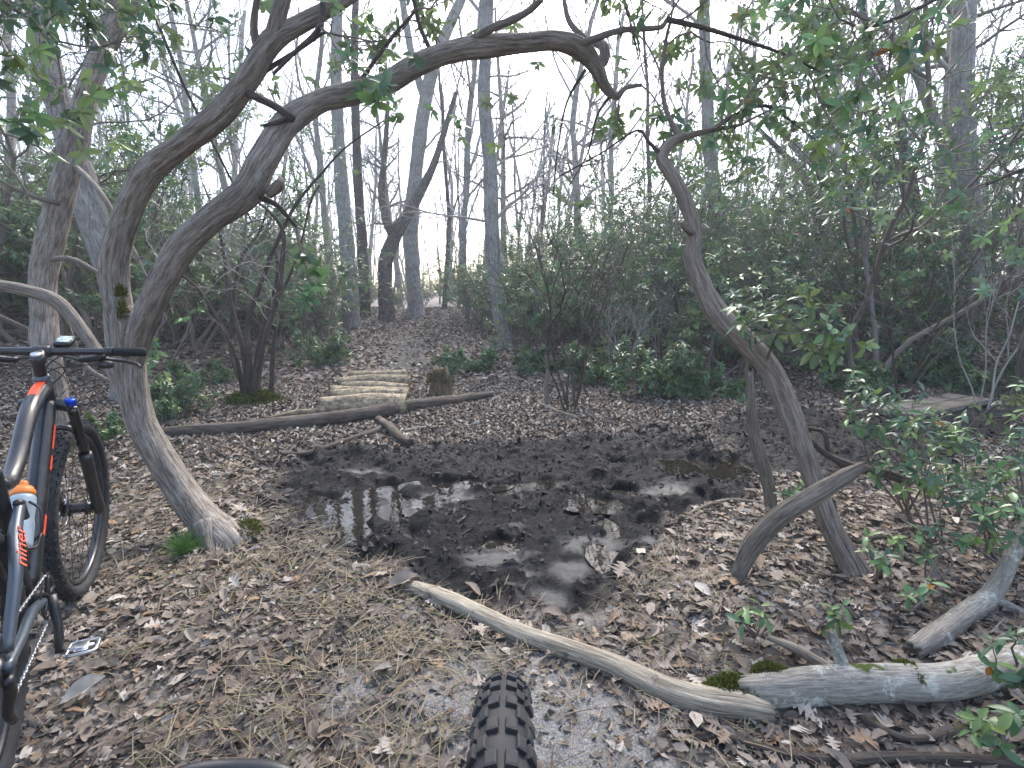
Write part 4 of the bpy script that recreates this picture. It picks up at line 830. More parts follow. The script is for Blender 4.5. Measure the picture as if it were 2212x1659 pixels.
# ------------------------------------------------------------------ logs, stump, sticks
def lying(name, label, cat, mat, pts, seg=24, step=.02, ridge=.08, lump=.12, seed=0, jag=.03, lift=.55, ra=2, part=None):
    P, W = ground_path(pts, lift); W = W * .88; r = empty(name, (P[0][0], P[0][1], P[0][2] - W[0]), label, cat)
    mb = MB(); tube(mb, P, W, seg, step, ridge, 2.4, ra, lump, seed, True, .3, jag); mb.build(part or 'log', M[mat], r)
    return r, P, W
fl, P, W = lying('pale_log', 'long thin pale barkless log running from the mud towards the right foreground', 'log', 'barelog', [(862,1252,20),(905,1268,34),(960,1292,40),(1030,1322,42),(1130,1366,45),(1230,1406,49),(1330,1442,53),(1430,1482,60),(1520,1512,66),(1600,1528,64),(1650,1532,52)], 32, .012, .07, .12, 81, .05)
gl_, P, W = lying('grey_log', 'thick grey lichen-spotted log with moss across the right foreground', 'log', 'greylog', [(1615,1500,64),(1670,1492,80),(1760,1484,84),(1900,1478,86),(2040,1470,82),(2130,1456,78),(2230,1425,76),(2360,1380,72)], 36, .012, .04, .08, 82, .045, .75)
def on(P, W, i, side=(0, 0, 1), k=.8): return P[i] + np.array(side) * W[i] * k
moss_clump(gl_, on(P, W, 0) + np.array([-.05, 0, -.02]), .085, .05, .016, 2200, 5, L=(.005, .015)); moss_clump(gl_, on(P, W, 1) + np.array([0, .035, -.01]), .05, .03, .02, 1100, 6, L=(.008, .018)); moss_clump(gl_, on(P, W, 4) + np.array([-.12, 0, -.012]), .035, .045, .022, 900, 7, L=(.008, .016))
mb = MB(); q = on(P, W, 2); tube(mb, [q + np.array([.11, .02, -.03]), q + np.array([.085, .05, .05]), q + np.array([.07, .06, .10])], [.022, .018, .014], 14, .01, .1, jag=.01); mb.build('branch_stub', M['greylog'], gl_)
mb = MB(); tube(mb, [q + np.array([.10, .06, -.05]), q + np.array([.02, .13, -.02]), q + np.array([-.06, .19, -.01])], [.02, .016, .010], 12, .01, .1, jag=.01); mb.build('branch_stub', M['barelog'], gl_)
gb, P, W = lying('grey_limb', 'smooth grey fallen limb rising towards the right edge', 'log', 'greylog', [(1975,1402,44),(2020,1372,54),(2075,1332,52),(2118,1302,50)], 26, .014, .05, .1, 83, .04)
mb = MB(); pa = P[-1]; tube(mb, [P[-2], pa, at(2155, 1262, pa[1] + .05), at(2190, 1190, pa[1] + .12), at(2240, 1090, pa[1] + .2), at(2330, 960, pa[1] + .35)], [W[-2] * .96, W[-1] * .98, W[-1] * .86, W[-1] * .72, W[-1] * .62, W[-1] * .5], 24, .015, .05, 2.4, 2, .1, 84); mb.build('limb', M['greylog'], gb)
mb = MB(); tube(mb, [pa, at(2160, 1300, pa[1]), at(2212, 1328, pa[1] - .03), at(2270, 1350, pa[1] - .05)], [W[-1] * .5, W[-1] * .45, W[-1] * .4, W[-1] * .3], 16, .015, .06, seed=85); mb.build('side_branch', M['greylog'], gb)
lying('curved_stick', 'long curved brown stick along the bottom right edge', 'stick', 'brownlog', [(1390,1650,8),(1469,1617,14),(1543,1600,20),(1610,1613,22),(1704,1636,26),(1805,1643,28),(1939,1638,28),(2080,1645,28),(2230,1658,26)], 18, .015, .08, .08, 86)
lying('bent_stick', 'bent brown stick in the litter below the grey log', 'stick', 'brownlog', [(1839,1529,20),(1862,1556,20),(1889,1576,20),(1956,1600,20),(2040,1586,19),(2120,1562,18),(2240,1530,17)], 16, .015, .08, .08, 87)
lying('mid_log', 'long dark log lying across the path before the log crossing', 'log', 'brownlog', [(300,940,20),(400,932,27),(520,925,31),(640,914,33),(760,899,32),(860,881,31),(950,868,25),(1010,860,21),(1062,852,15)], 24, .03, .07, .08, 88, .06, .8)
lying('pale_split_log', 'pale split log tucked behind the long dark log', 'log', 'peeled', [(580,905,10),(640,893,16),(700,890,18),(745,888,14)], 16, .03, .08, .1, 89, .05, .8)
lying('crooked_stick', 'crooked dark stick at the far left edge of the mud', 'stick', 'brownlog', [(605,976,10),(660,966,14),(720,953,15),(775,943,15),(812,930,16),(830,915,12)], 14, .02, .08, .1, 90, .02)
lying('short_stick', 'short thick stick leaning off the long dark log towards the mud', 'stick', 'brownlog', [(818,908,16),(840,926,20),(862,946,20),(885,962,16)], 14, .02, .08, .1, 91, .02, 1.2)
lying('thin_pale_stick', 'thin pale stick beside the short thick stick', 'stick', 'barelog', [(850,936,8),(900,926,9),(950,920,6)], 10, .03, .05, .1, 92, .01)
STK = [('grey stick curving along the mud edge below the dead snag', 'deadlog', [(1440,1135,6),(1500,1100,11),(1570,1082,13),(1640,1085,13)]), ('short grey stick on litter left of the split limb', 'deadlog', [(1545,1145,8),(1590,1140,9),(1625,1132,7)]), ('stick lying straight on litter below the split limb', 'barelog', [(1640,1268,8),(1690,1258,10),(1735,1250,8)]),
  ('brown twig pointing at the split limb from below', 'brownlog', [(1905,1395,6),(1925,1350,9),(1912,1325,7)]), ('thin twig lying flat between the two foreground logs', 'brownlog', [(1600,1440,7),(1700,1455,9),(1800,1462,7)]), ('pale stick end right of the sand', 'barelog', [(1420,1340,7),(1395,1365,9),(1380,1390,7)]), ('slender pale twig in the bottom right corner', 'vine', [(2095,1652,7),(2160,1610,8),(2240,1560,7)]),
  ('dark stick on the left litter beyond the arching trunk', 'brownlog', [(260,1240,7),(320,1215,8),(360,1200,6)]), ('grey twig left of the straight oak foot', 'deadlog', [(1165,870,8),(1210,890,10),(1250,905,8)]), ('bent branch lying above the far plank', 'brownlog', [(1890,830,7),(1960,845,11),(2040,862,9)]), ('dead forked twig left of the second mud patch', 'dark_stem', [(1745,865,6),(1765,858,9),(1775,885,9)])]
for i, (lb, mt, pts) in enumerate(STK): lying('stick', lb, 'stick', mt, pts, 10, .02, .06, .1, 100 + i, .01)
# crossing of short cut logs
gC = np.random.default_rng(15)
c0, c1 = gp(705, 893), gp(872, 886); d0, d1 = gp(752, 822), gp(885, 822); nL = 6
for i in range(nL):
    t = i / (nL - 1); a = c0 * (1 - t) + d0 * t; b = c1 * (1 - t) + d1 * t; a[:2] += gC.normal(0, .03, 2); b[:2] += gC.normal(0, .05, 2); r = .125 - .02 * t + gC.uniform(-.025, .012)
    a[2] = Hs(a[0], a[1]) + .055; b[2] = Hs(b[0], b[1]) + .055 + gC.normal(0, .015)
    o = empty('cut_log', (a[0], a[1], a[2] - r), ['nearest and thickest of the peeled yellow logs laid side by side across the path', 'second peeled log from the front of the path crossing', 'third peeled log from the front of the path crossing', 'fourth peeled log from the front of the path crossing', 'second farthest peeled log of the path crossing', 'farthest peeled log of the path crossing'][i], 'log', 'peeled logs laid across the path')
    mb = MB(); tube(mb, [a, (a + b) / 2 + np.array([0, gC.normal(0, .02), gC.normal(0, .01)]), b], [r, r * gC.uniform(.95, 1.1), r * gC.uniform(.85, 1.0)], 22, .03, .05, 2.4, 2, .08, 120 + i, True, .1, .03); mb.build('log', M['peeled'], o)
# stump
g = gp(952, 852); st_ = empty('stump', g, 'mossy brown cut stump right of the log crossing', 'stump')
mb = MB(); tube(mb, [g + np.array([0, 0, -.05]), g + np.array([0, 0, .08]), g + np.array([-.005, 0, .2]), g + np.array([-.015, 0, .31])], [.19, .155, .135, .105], 30, .015, .16, 2.2, 2.5, .12, 95, True, 0, .06); mb.build('trunk', M['stump'], st_)
moss_clump(st_, g + np.array([-.01, 0, .16]), .145, .145, .16, 1500, 9, colr=(.075, .075, .02), L=(.012, .03))
# plank over the far mud
a, b_ = gp(1965, 900), gp(2130, 872)
pk = empty('plank_crossing', a, 'weathered grey plank laid over the far mud at right', 'plank'); dv = (b_ - a); dv[2] = 0; ln = float(np.linalg.norm(dv)); dv /= ln; sd = np.array([-dv[1], dv[0], 0])
for k in range(2):
    mb = MB(); z0 = a[2] + .045; o_ = a + sd * (k * .22 - .05); pts = []
    for zz in (z0 - .05, z0):
        for u, v in ((0, 0), (1, 0), (1, 1), (0, 1)): pts.append([o_[0] + dv[0] * ln * u + sd[0] * .2 * v, o_[1] + dv[1] * ln * u + sd[1] * .2 * v, zz + .02 * u])
    mb.add(np.array(pts), None, [(3, 2, 1, 0), (4, 5, 6, 7), (0, 1, 5, 4), (1, 2, 6, 5), (2, 3, 7, 6), (3, 0, 4, 7)], np.array(pts) * [1, 8, 8]); mb.build('plank', M['deadlog'], pk, smooth=False)

# ------------------------------------------------------------------ saplings and seedlings in the right foreground
gP = np.random.default_rng(19)
CFG_SAP = dict(levels=1, seg=[.05, .04], wig=[.15, .2], up=[.02, .05], taper=.5, kids=[(6, 10)], ang=(.45, 1.2), len=(.35, .6), rmin=.002, start=.4)
SAP = [('leafy laurel sapling in front of the second mud patch', (1960, 1110), [(1880,920,2.5),(1930,960,2.5),(1960,1000,2.45),(1900,950,2.6),(1975,930,2.6),(1850,900,2.65),(1920,1040,2.4)], 1.2), ('laurel sapling with large drooping leaves beside the curved dead branch', (2010,1180), [(1960,1060,2.35),(2000,1050,2.3),(2030,1100,2.25),(1940,1090,2.4),(1990,1010,2.4)], 1.25),
  ('laurel sapling at the right edge above the grey limb', (2140,1200), [(2080,1010,2.4),(2130,1060,2.3),(2160,1000,2.35),(2110,1100,2.25),(2060,1080,2.4)], 1.2), ('tall laurel sapling cut off by the right edge', (2230,1180), [(2180,930,2.6),(2200,1000,2.5),(2170,1080,2.4),(2190,1140,2.3)], 1.15),
  ('low laurel seedling right of the leaning trunk foot', (1900,1260), [(1880,1200,2.05),(1930,1190,2.05),(1905,1225,2.0)], 1.4), ('low pale green laurel seedling under the grey limb', (2000,1270), [(1990,1190,2.05),(2030,1170,2.1),(2000,1215,2.05),(2060,1180,2.1)], 1.5),
  ('laurel seedling overhanging the grey log at the right edge', (2200,1480), [(2150,1440,1.42),(2185,1400,1.45),(2195,1460,1.4)], 1.2), ('laurel seedling in the bottom right corner', (2160,1625), [(2140,1600,1.22),(2110,1590,1.24),(2185,1570,1.25)], 1.2), ('seedling behind the branch stub of the grey log', (1795,1375), [(1790,1335,1.75),(1810,1350,1.75)], 1.3), ('tiny laurel seedling on the litter left of the stub', (1620,1370), [(1610,1350,1.72),(1640,1360,1.72)], 1.5),('laurel seedling beside the grey limb break', (1970,1320), [(1965,1290,1.9),(1990,1300,1.9)], 1.4),('laurel sapling standing behind the bent dead branch', (2060,1120), [(2050,1010,2.75),(2010,980,2.8),(2080,960,2.8),(2100,1020,2.7)], 1.2), ('leafy laurel sapling under the right edge above the grey limb tip', (2180,1240), [(2140,1150,2.1),(2180,1180,2.05),(2100,1170,2.15),(2200,1120,2.1)], 1.2), ('small laurel seedling beside the snag foot', (1700,1105), [(1690,1075,2.8),(1730,1070,2.75)], 1.3)]
for i, (lb, base, tips, br) in enumerate(SAP):
    b = gp(*base); r = empty('laurel_sapling', b, lb, 'sapling')
    stm = MB(); lf = MB(); out = []
    for px, py, Y in tips:
        p = at(px, py, Y); mid = (b + p) / 2 + gP.normal(0, .03, 3); tube(stm, [b + gP.normal(0, .01, 3), mid, p], [.007, .005, .0035], 6, .04)
        dd = p - mid; small = np.linalg.norm(p - b) < .25
        grow(out, p, dd + np.array([0, -.05, .1]), .07 if small else .20, .003, 0, gP, dict(CFG_SAP, kids=[(2, 4)]) if small else CFG_SAP)
    branch_mesh(stm, out, (4, 3)); stm.build('stem', M['twig'], r)
    tp, td = tips_of(out); whorls(lf, tp, td, (3, 6), (.038, .064), LAUREL_HI, gP, br * .85); lf.build('foliage', M['leaf'], r, col=True, co=False)
# green pine seedling tuft by the arching trunk
g = gp(400, 1205); r = empty('pine_seedling', g, 'small bright green pine needle tuft at the foot of the arching laurel', 'seedling')
n = 260; D = gP.normal(0, .75, (n, 3)); D[:, 2] = np.abs(D[:, 2]) * .5 + .35; mb = MB()
leaves(mb, g + gP.normal(0, .012, (n, 3)) + np.array([0, 0, .015]), D, gP.normal(0, 1, (n, 3)), gP.uniform(.07, .13, n), NT, np.array([.07, .15, .035]) * gP.uniform(.6, 1.3, (n, 1)), 1.0); mb.build('needles', M['pine'], r, col=True, co=False)

# ------------------------------------------------------------------ mountain bikes
M['paint'] = plain('satin_black_paint', (.012, .013, .016), .32, spec=.5, grime=.25, coat=.3)
M['greypaint'] = plain('slate_grey_paint', (.045, .062, .080), .35, spec=.5, grime=.35, coat=.3)
M['orange'] = plain('orange_red_decal', (.85, .085, .03), .4)
M['rubber'] = plain('tyre_rubber', (.020, .021, .024), .75, spec=.3, grime=.45)
M['grip'] = plain('rubber_grip', (.010, .010, .012), .7, spec=.3)
M['blackmetal'] = plain('black_anodised_metal', (.015, .015, .017), .35, spec=.5, grime=.3)
M['steel'] = plain('bare_steel', (.55, .55, .56), .28, metal=1)
M['dull_steel'] = plain('chain_steel', (.38, .38, .38), .4, metal=1, grime=.3)
M['blue'] = plain('blue_anodised', (.01, .06, .55), .25, metal=.6)
M['hose'] = plain('hose_black', (.010, .010, .011), .45)
M['bottle'] = plain('milky_bottle_plastic', (.34, .41, .46), .35, spec=.5, grime=.15)
M['bottle_cap'] = plain('orange_bottle_cap', (.80, .22, .03), .45)
M['stanchion'] = plain('black_stanchion', (.012, .012, .013), .15, spec=.6)
def screen_mat():
    m, t, ns, L, b = nm('computer_screen'); c = ramp(t, noise_(t, coords(t), 30, 2), [(.35, (.12, .16, .14)), (.6, (.45, .50, .46))])
    L.new(c, b.inputs['Base Color']); b.inputs['Roughness'].default_value = .08; return m
M['screen'] = screen_mat()
V3 = lambda *a: np.array(a, float)
def box(mb, c, ax, ay, az, bev=.25):
    """rounded box: centre, three half-axis vectors"""
    c, ax, ay, az = (np.asarray(v, float) for v in (c, ax, ay, az)); V = []; k = 1 - bev
    for sz in (-1, 1):
        for f, q in ((k, 1), (1, k)) if sz < 0 else ((1, k), (k, 1)):
            for sx, sy in ((-1, -1), (1, -1), (1, 1), (-1, 1)): V.append(c + ax * sx * f + ay * sy * f + az * sz * (1 if f == k else k))
    Q = [(3, 2, 1, 0), (12, 13, 14, 15)]
    for r_ in range(3):
        for i in range(4): a = r_ * 4; Q.append((a + i, a + (i + 1) % 4, a + 4 + (i + 1) % 4, a + 4 + i))
    mb.add(np.array(V), None, Q); return mb
def torus(mb, c, R0, r, n=72, m=12, rl=None):
    a = np.arange(n) / n * 6.28318; b_ = np.arange(m) / m * 6.28318; rl = rl or r
    V = np.stack([(R0 + r * np.cos(b_))[None] * np.cos(a)[:, None], (rl * np.sin(b_))[None] + 0 * a[:, None], (R0 + r * np.cos(b_))[None] * np.sin(a)[:, None]], -1).reshape(-1, 3) + c
    i = np.arange(n)[:, None] * m; i2 = (np.arange(n)[:, None] + 1) % n * m; j = np.arange(m)[None]; j2 = (j + 1) % m
    mb.add(V, None, np.stack([i + j, i + j2, i2 + j2, i2 + j], -1).reshape(-1, 4)); return mb
def disc(mb, c, r, h, axis=(0, 1, 0), seg=24): 
    c = np.asarray(c, float); ax = np.asarray(axis, float); tube(mb, [c - ax * h / 2, c + ax * h / 2], [r, r], seg, 1); return mb
def xf(mb, Mx):
    A = np.array(Mx); mb.V = [v @ A[:3, :3].T + A[:3, 3] for v in mb.V]; return mb
def make_bike(name, label, heading, rear_xy, head_deg, steer, tyre_w, detail, big_knobs=False):
    R_T, WB = .372, 1.14; root = empty(name, (rear_xy[0], rear_xy[1], Hs(*rear_xy) + .003), label, 'bicycle'); root.rotation_euler = (0, 0, heading)
    fa = V3(WB, 0, R_T); ra = V3(0, 0, R_T); bb = V3(.435, 0, .335); ca, sa_ = math.cos(R(head_deg)), math.sin(R(head_deg)); u = V3(-ca, 0, sa_); f = V3(sa_, 0, ca); ax0 = fa - f * .045
    crown = ax0 + u * .53; htop = crown + u * .125; stemb = htop + u * .035
    St = Matrix.Translation(Vector(ax0)) @ Matrix.Rotation(steer, 4, Vector(u)) @ Matrix.Translation(-Vector(ax0))
    def part(nm_, mb, mat, par=root, turn=False, smooth=True):
        if turn: xf(mb, St)
        return mb.build(nm_, M[mat], par, smooth, local=True)
    def T(pts, rr, seg=12, step=.03, **k): mb = MB(); tube(mb, [np.asarray(p, float) for p in pts], rr if isinstance(rr, (list, tuple)) else [rr] * len(pts), seg, step, **k); return mb
    # wheels
    for nm_, c, tn in (('front_wheel', fa, True), ('rear_wheel', ra, False)):
        w = tyre_w / 2; rc = R_T - w - .004; mb = MB(); torus(mb, c, rc, w, 84, 16, w * 1.02); wheel = part(nm_, mb, 'rubber', turn=tn)
        kn = MB(); nk = 62 if not big_knobs else 46
        for i in range(nk * 2):
            a = i / (nk * 2) * 6.28318; e = V3(math.cos(a), 0, math.sin(a)); tg = V3(-math.sin(a), 0, math.cos(a)); y = V3(0, 1, 0)
            sets = ([(-.28, .20), (.28, .20)] if i % 2 else [(-.95, .17), (.95, .17), (0, .16)]) if not big_knobs else ([(-.30, .20), (.30, .20)] if i % 2 else [(-.62, .17), (.62, .17)]) 
            if big_knobs: sets = sets + ([(-1.12, .22), (1.12, .22)] if i % 2 == 0 else [(-1.0, .16), (1.0, .16)] if i % 4 == 1 else [])
            for ph, hw in sets:
                nrm = e * math.cos(ph) + y * math.sin(ph); lat = -e * math.sin(ph) + y * math.cos(ph); hh = .0032 if not big_knobs else .0042; tl = 6.28318 * R_T / (nk * 2) * (.44 if not big_knobs else .40)
                box(kn, c + e * rc + nrm * (w + hh * .5), tg * tl, lat * w * hw, nrm * hh, .3)
        part('tread_knobs', kn, 'rubber', wheel, tn, False)
        mb = MB(); torus(mb, c, .302, .011, 72, 10, .015); part('rim', mb, 'blackmetal', wheel, tn)
        if detail or nm_ == 'front_wheel':
            sp = MB()
            for i in range(28):
                a = i / 28 * 6.28318; s_ = 1 if i % 2 else -1; a2 = a + (.5 if i % 4 < 2 else -.5)
                tube(sp, [c + V3(.028 * math.cos(a2), .028 * s_, .028 * math.sin(a2)), c + V3(.298 * math.cos(a), 0, .298 * math.sin(a))], [.0013, .0013], 4, 1)
            part('spokes', sp, 'blackmetal', wheel, tn); mb = MB(); disc(mb, c, .021, .09); disc(mb, c + V3(0, .03, 0), .032, .006); disc(mb, c - V3(0, .03, 0), .032, .006); part('hub', mb, 'blackmetal', wheel, tn)
            mb = MB(); torus(mb, c + V3(0, .055, 0), .083, .0045, 40, 6, .0012); [tube(mb, [c + V3(.03 * math.cos(k), .055, .03 * math.sin(k)), c + V3(.08 * math.cos(k + .5), .055, .08 * math.sin(k + .5))], [.003, .003], 4, 1) for k in np.arange(6) * 1.047]; part('brake_rotor', mb, 'steel', wheel, tn)
    # fork
    for s_ in (1, -1):
        y = V3(0, .066 * s_, 0); lo = fa + y - u * .005; mid = lo + u * .30; top = crown + y + f * .008
        part('fork_leg', T([fa + y - u * .035, lo + f * 0, lo + u * .10 - f * .012, mid - f * .02], [.017, .022, .021, .0225], 14), 'paint', turn=True)
        part('fork_stanchion', T([mid - f * .02, top - f * .012], .0165, 14), 'stanchion', turn=True)
        part('fork_cap' if s_ > 0 else 'fork_dial', T([top - f * .012 + u * .012, top - f * .012 + u * .034], [.019, .016], 14), 'blackmetal' if s_ > 0 else 'blue', turn=True)
    mb = T([crown + V3(0, .07, 0) - f * .004, crown + V3(0, .035, 0) + u * .012, crown + u * .016, crown + V3(0, -.035, 0) + u * .012, crown + V3(0, -.07, 0) - f * .004], [.022, .024, .027, .024, .022], 14); part('fork_crown', mb, 'paint', turn=True)
    am = fa + u * .30 - f * .02; part('fork_arch', T([am + V3(0, .066, 0), am + u * .075 + V3(0, .055, 0) + f * .02, am + u * .105 + f * .03, am + u * .075 + V3(0, -.055, 0) + f * .02, am + V3(0, -.066, 0)], [.010, .011, .012, .011, .010], 10), 'paint', turn=True)
    part('front_axle', T([fa + V3(0, .085, 0), fa - V3(0, .085, 0)], .011, 12), 'blackmetal', turn=True)
    # cockpit
    part('spacer_stack', T([htop, stemb + u * .055], [.0185, .0175], 16), 'blackmetal', turn=True); part('headset_cap', T([htop - u * .002, htop + u * .012], [.027, .021], 18), 'greypaint', turn=True)
    part('stem_cap', T([stemb + u * .055, stemb + u * .061], [.0165, .015], 16), 'steel', turn=True)
    bar = stemb + u * .035 + f * .058 + V3(0, 0, .004); part('stem', T([stemb + u * .028, bar], [.021, .018], 14), 'blackmetal', turn=True)
    part('stem_clamp', T([bar - V3(0, .024, 0), bar + V3(0, .024, 0)], .0215, 16), 'blackmetal', turn=True)
    hw = .308 if detail else .37; sweep = lambda t: V3(-.035 * t * t, 0, .004 * abs(t))
    part('handlebar', T([bar + V3(0, hw * t, 0) + sweep(t) for t in (-1, -.5, -.1, 0, .1, .5, 1)], [.011, .012, .0155, .0158, .0155, .012, .011], 14), 'paint', turn=True)
    for s_ in (1, -1):
        part('grip', T([bar + V3(0, hw * s_ * t, 0) + sweep(t) for t in (.66, .83, 1.01)], [.0162, .0158, .0165], 16), 'grip', turn=True)
        for t in (.655, .615): part('clamp_ring', T([bar + V3(0, s_ * (hw * t - .005), 0) + sweep(t), bar + V3(0, s_ * (hw * t + .006), 0) + sweep(t)], .0185, 16), 'blackmetal', turn=True)
        lc = bar + V3(.02, s_ * hw * .52, -.022); mb = T([bar + V3(.012, s_ * hw * .56, -.012), lc, lc + V3(.025, -s_ * .05, -.012), lc + V3(.03, -s_ * .075, -.012)], [.011, .014, .012, .008], 10); part('brake_reservoir', mb, 'blackmetal', turn=True)
        part('brake_lever', T([lc + V3(.025, 0, -.008), lc + V3(.055, s_ * .03, -.016), lc + V3(.052, s_ * .07, -.022), lc + V3(.045, s_ * .105, -.030), lc + V3(.035, s_ * .118, -.045)], [.008, .007, .006, .005, .0055], 8), 'blackmetal', turn=True)
        mb = MB(); box(mb, lc + V3(.0, s_ * .015, -.028), V3(.016, .004, 0), V3(0, .024, 0), V3(0, 0, .014), .4); part('shifter', mb, 'blackmetal', turn=True)
        hs0 = lc + V3(.03, -s_ * .075, -.012)
        part('brake_hose', T([hs0, hs0 + V3(.03, -s_ * .06, .010), bar + V3(.075, s_ * .03, -.02), crown + f * .09 + V3(0, -s_ * .03, .09), crown + f * .07 + V3(0, s_ * .06 if s_ > 0 else -.01, 0), crown + f * .03 + V3(0, .085 * s_, -.05)], .0026, 6, .02), 'hose', turn=True)
        part('shift_cable', T([lc + V3(.012, -s_ * .01, -.03), lc + V3(.04, -s_ * .07, -.035), bar + V3(.085, s_ * .0, -.075), crown + f * .055 + V3(0, -s_ * .05, .06), htop - u * .07 + V3(0, -s_ * .045, 0)], .0023, 6, .02), 'hose', turn=True)
    # frame
    ht = [crown + u * .022, crown + u * .07, htop - u * .004]; part('head_tube', T(ht, [.029, .026, .025], 18), 'paint')
    sj = bb + V3(-.095, 0, .40)
    tt = part('top_tube', T([htop - u * .035 - V3(.012, 0, 0), htop + V3(-.17, 0, -.085), htop + V3(-.33, 0, -.20), htop + V3(-.44, 0, -.25), sj + V3(0, 0, .0)], [.027, .026, .024, .022, .020], 20, squash=.95), 'paint')
    mb = MB(); P_, _ = resample([htop - u * .035 - V3(.03, 0, 0), htop + V3(-.10, 0, -.050), htop + V3(-.17, 0, -.085)], [1, 1, 1], .01)
    for sgn in (0,):
        Tn, A, B = frames(P_); n_ = len(P_); rows = []
        upv = unit(V3(.43, 0, .9)[None] + 0 * P_)
        for q in np.linspace(-.55, .55, 5): rows.append(P_ + .0268 * (upv * math.cos(q) + V3(0, 1, 0) * math.sin(q) * .99) + upv * .0009)
        V = np.stack(rows, 1).reshape(-1, 3); Q = [(i * 5 + j, i * 5 + j + 1, (i + 1) * 5 + j + 1, (i + 1) * 5 + j) for i in range(n_ - 1) for j in range(4)]; mb.add(V, None, Q)
    part('orange_stripe', mb, 'orange', tt)
    dt0 = crown + u * .03; dvec = bb + V3(.02, 0, .03) - dt0
    dt = part('down_tube', T([dt0, dt0 + dvec * .3, dt0 + dvec * .7, bb + V3(.02, 0, .02)], [.027, .030, .031, .030], 20), 'paint')
    for t0_, t1_ in ((.16, .30), (.34, .42), (.66, .76)):
        mb = MB(); side = V3(0, -1, 0); nn_ = unit(np.cross(dvec, side)[None])[0]; a_, b2 = dt0 + dvec * t0_, dt0 + dvec * t1_; V = []
        for p in (a_, (a_ + b2) / 2, b2):
            for q in (-.35, 0, .35): V.append(p + (side * math.cos(q) + nn_ * math.sin(q)) * .0315)
        mb.add(np.array(V), None, [(i * 3 + j, i * 3 + j + 1, i * 3 + j + 4, i * 3 + j + 3) for i in range(2) for j in range(2)]); part('orange_decal', mb, 'orange', dt)
    part('seat_tube', T([bb + V3(0, 0, 0), bb + V3(-.05, 0, .22), sj + V3(-.012, 0, .05)], [.024, .019, .018], 16), 'paint')
    part('bottom_bracket', T([bb - V3(0, .046, 0), bb + V3(0, .046, 0)], .026, 18), 'blackmetal')
    rk = sj + V3(-.02, 0, -.10)
    for s_ in (1, -1):
        y = V3(0, s_, 0); ss = [rk + y * .035 + V3(.05, 0, .03), rk + y * .045 + V3(-.06, 0, -.03), ra + y * .066 + V3(.16, 0, .165), ra + y * .070 + V3(.03, 0, .03)]
        stay = part('seat_stay', T(ss, [.013, .016, .015, .013], 14, .02, squash=1.2), 'greypaint')
        cs = [bb + y * .045 + V3(-.03, 0, .0), bb + y * .055 + V3(-.16, 0, .035), ra + y * .07 + V3(.12, 0, .005), ra + y * .072]
        part('chain_stay', T(cs, [.014, .014, .012, .013], 12), 'greypaint')
        part('rocker_link', T([sj + y * .03 + V3(.075, 0, -.13), sj + y * .035 + V3(.02, 0, -.07), rk + y * .035 + V3(.03, 0, .03)], [.010, .014, .012], 10), 'blackmetal')
        if detail and s_ < 0:
            cu = bpy.data.curves.new('lettering', 'FONT'); cu.body = 'niner'; cu.size = .062; cu.extrude = .0006; cu.align_x = 'CENTER'; cu.align_y = 'CENTER'; cu.shear = .25
            to = bpy.data.objects.new('lettering', cu); COL.objects.link(to); bpy.context.view_layer.update()
            me = bpy.data.meshes.new_from_object(to); bpy.data.objects.remove(to); me.materials.clear(); me.materials.append(M['orange']); me.name = 'lettering'
            lo = link('lettering', me, stay); p0, p1 = ss[1], ss[2]; xa = Vector(p0 - p1).normalized(); za = Vector((-.42, -.80, .45)); za = (za - xa * za.dot(xa)).normalized(); ya = za.cross(xa)
            mx = Matrix((xa, ya, za)).transposed().to_4x4(); lo.matrix_basis = Matrix.Translation(Vector((p0 * .62 + p1 * .38)) + za * .0200) @ mx @ Matrix.Diagonal((1.0, .62, 1, 1))
    part('shock', T([sj + V3(.08, 0, -.14), sj + V3(.10, 0, -.26), bb + V3(.03, 0, .09)], [.018, .020, .014], 14), 'blackmetal')
    part('seatpost', T([sj + V3(-.012, 0, .04), sj + V3(-.07, 0, .25)], .0145, 14), 'blackmetal')
    sd_ = sj + V3(-.08, 0, .27); part('saddle', T([sd_ + V3(-.11, 0, .012), sd_ + V3(-.05, 0, .004), sd_ + V3(.05, 0, 0), sd_ + V3(.16, 0, .0)], [.05, .066, .036, .018], 16, .02, squash=.36), 'grip')
    # drivetrain
    cr = MB(); torus(cr, bb - V3(0, .052, 0), .065, .006, 40, 6, .002); [tube(cr, [bb - V3(0, .052, 0), bb + V3(.062 * math.cos(k), -.052, .062 * math.sin(k))], [.007, .006], 6, 1) for k in np.arange(5) * 1.2566]; part('chainring', cr, 'blackmetal')
    ang = R(-62); tip = bb + V3(.172 * -.32, -.078, -.165); part('crank_arm', T([bb - V3(0, .058, 0), (bb + tip) / 2 - V3(0, .036, 0), tip], [.016, .012, .012], 12), 'blackmetal')
    tip2 = bb + V3(.055, .078, .165); part('crank_arm', T([bb + V3(0, .058, 0), (bb + tip2) / 2 + V3(0, .036, 0), tip2], [.016, .012, .012], 12), 'blackmetal')
    for tp_, s_ in ((tip, -1), (tip2, 1)):
        pd = MB(); c = tp_ + V3(0, s_ * .055, 0); tube(pd, [tp_, c + V3(0, s_ * .03, 0)], [.007, .007], 10, 1); torus_pts = [c + V3(.034 * a_, s_ * .032 * b2, 0) for a_, b2 in ((1, -1), (1, 1), (.5, 1.2), (-.5, 1.2), (-1, 1), (-1, -1), (-.5, -1.1), (.5, -1.1), (1, -1))]
        tube(pd, torus_pts, [.0055] * 9, 8, .02); box(pd, c, V3(.022, 0, 0), V3(0, .018, 0), V3(0, 0, .010), .3); part('pedal', pd, 'steel')
    rc_ = ra + V3(0, -.050, 0); cs_ = MB()
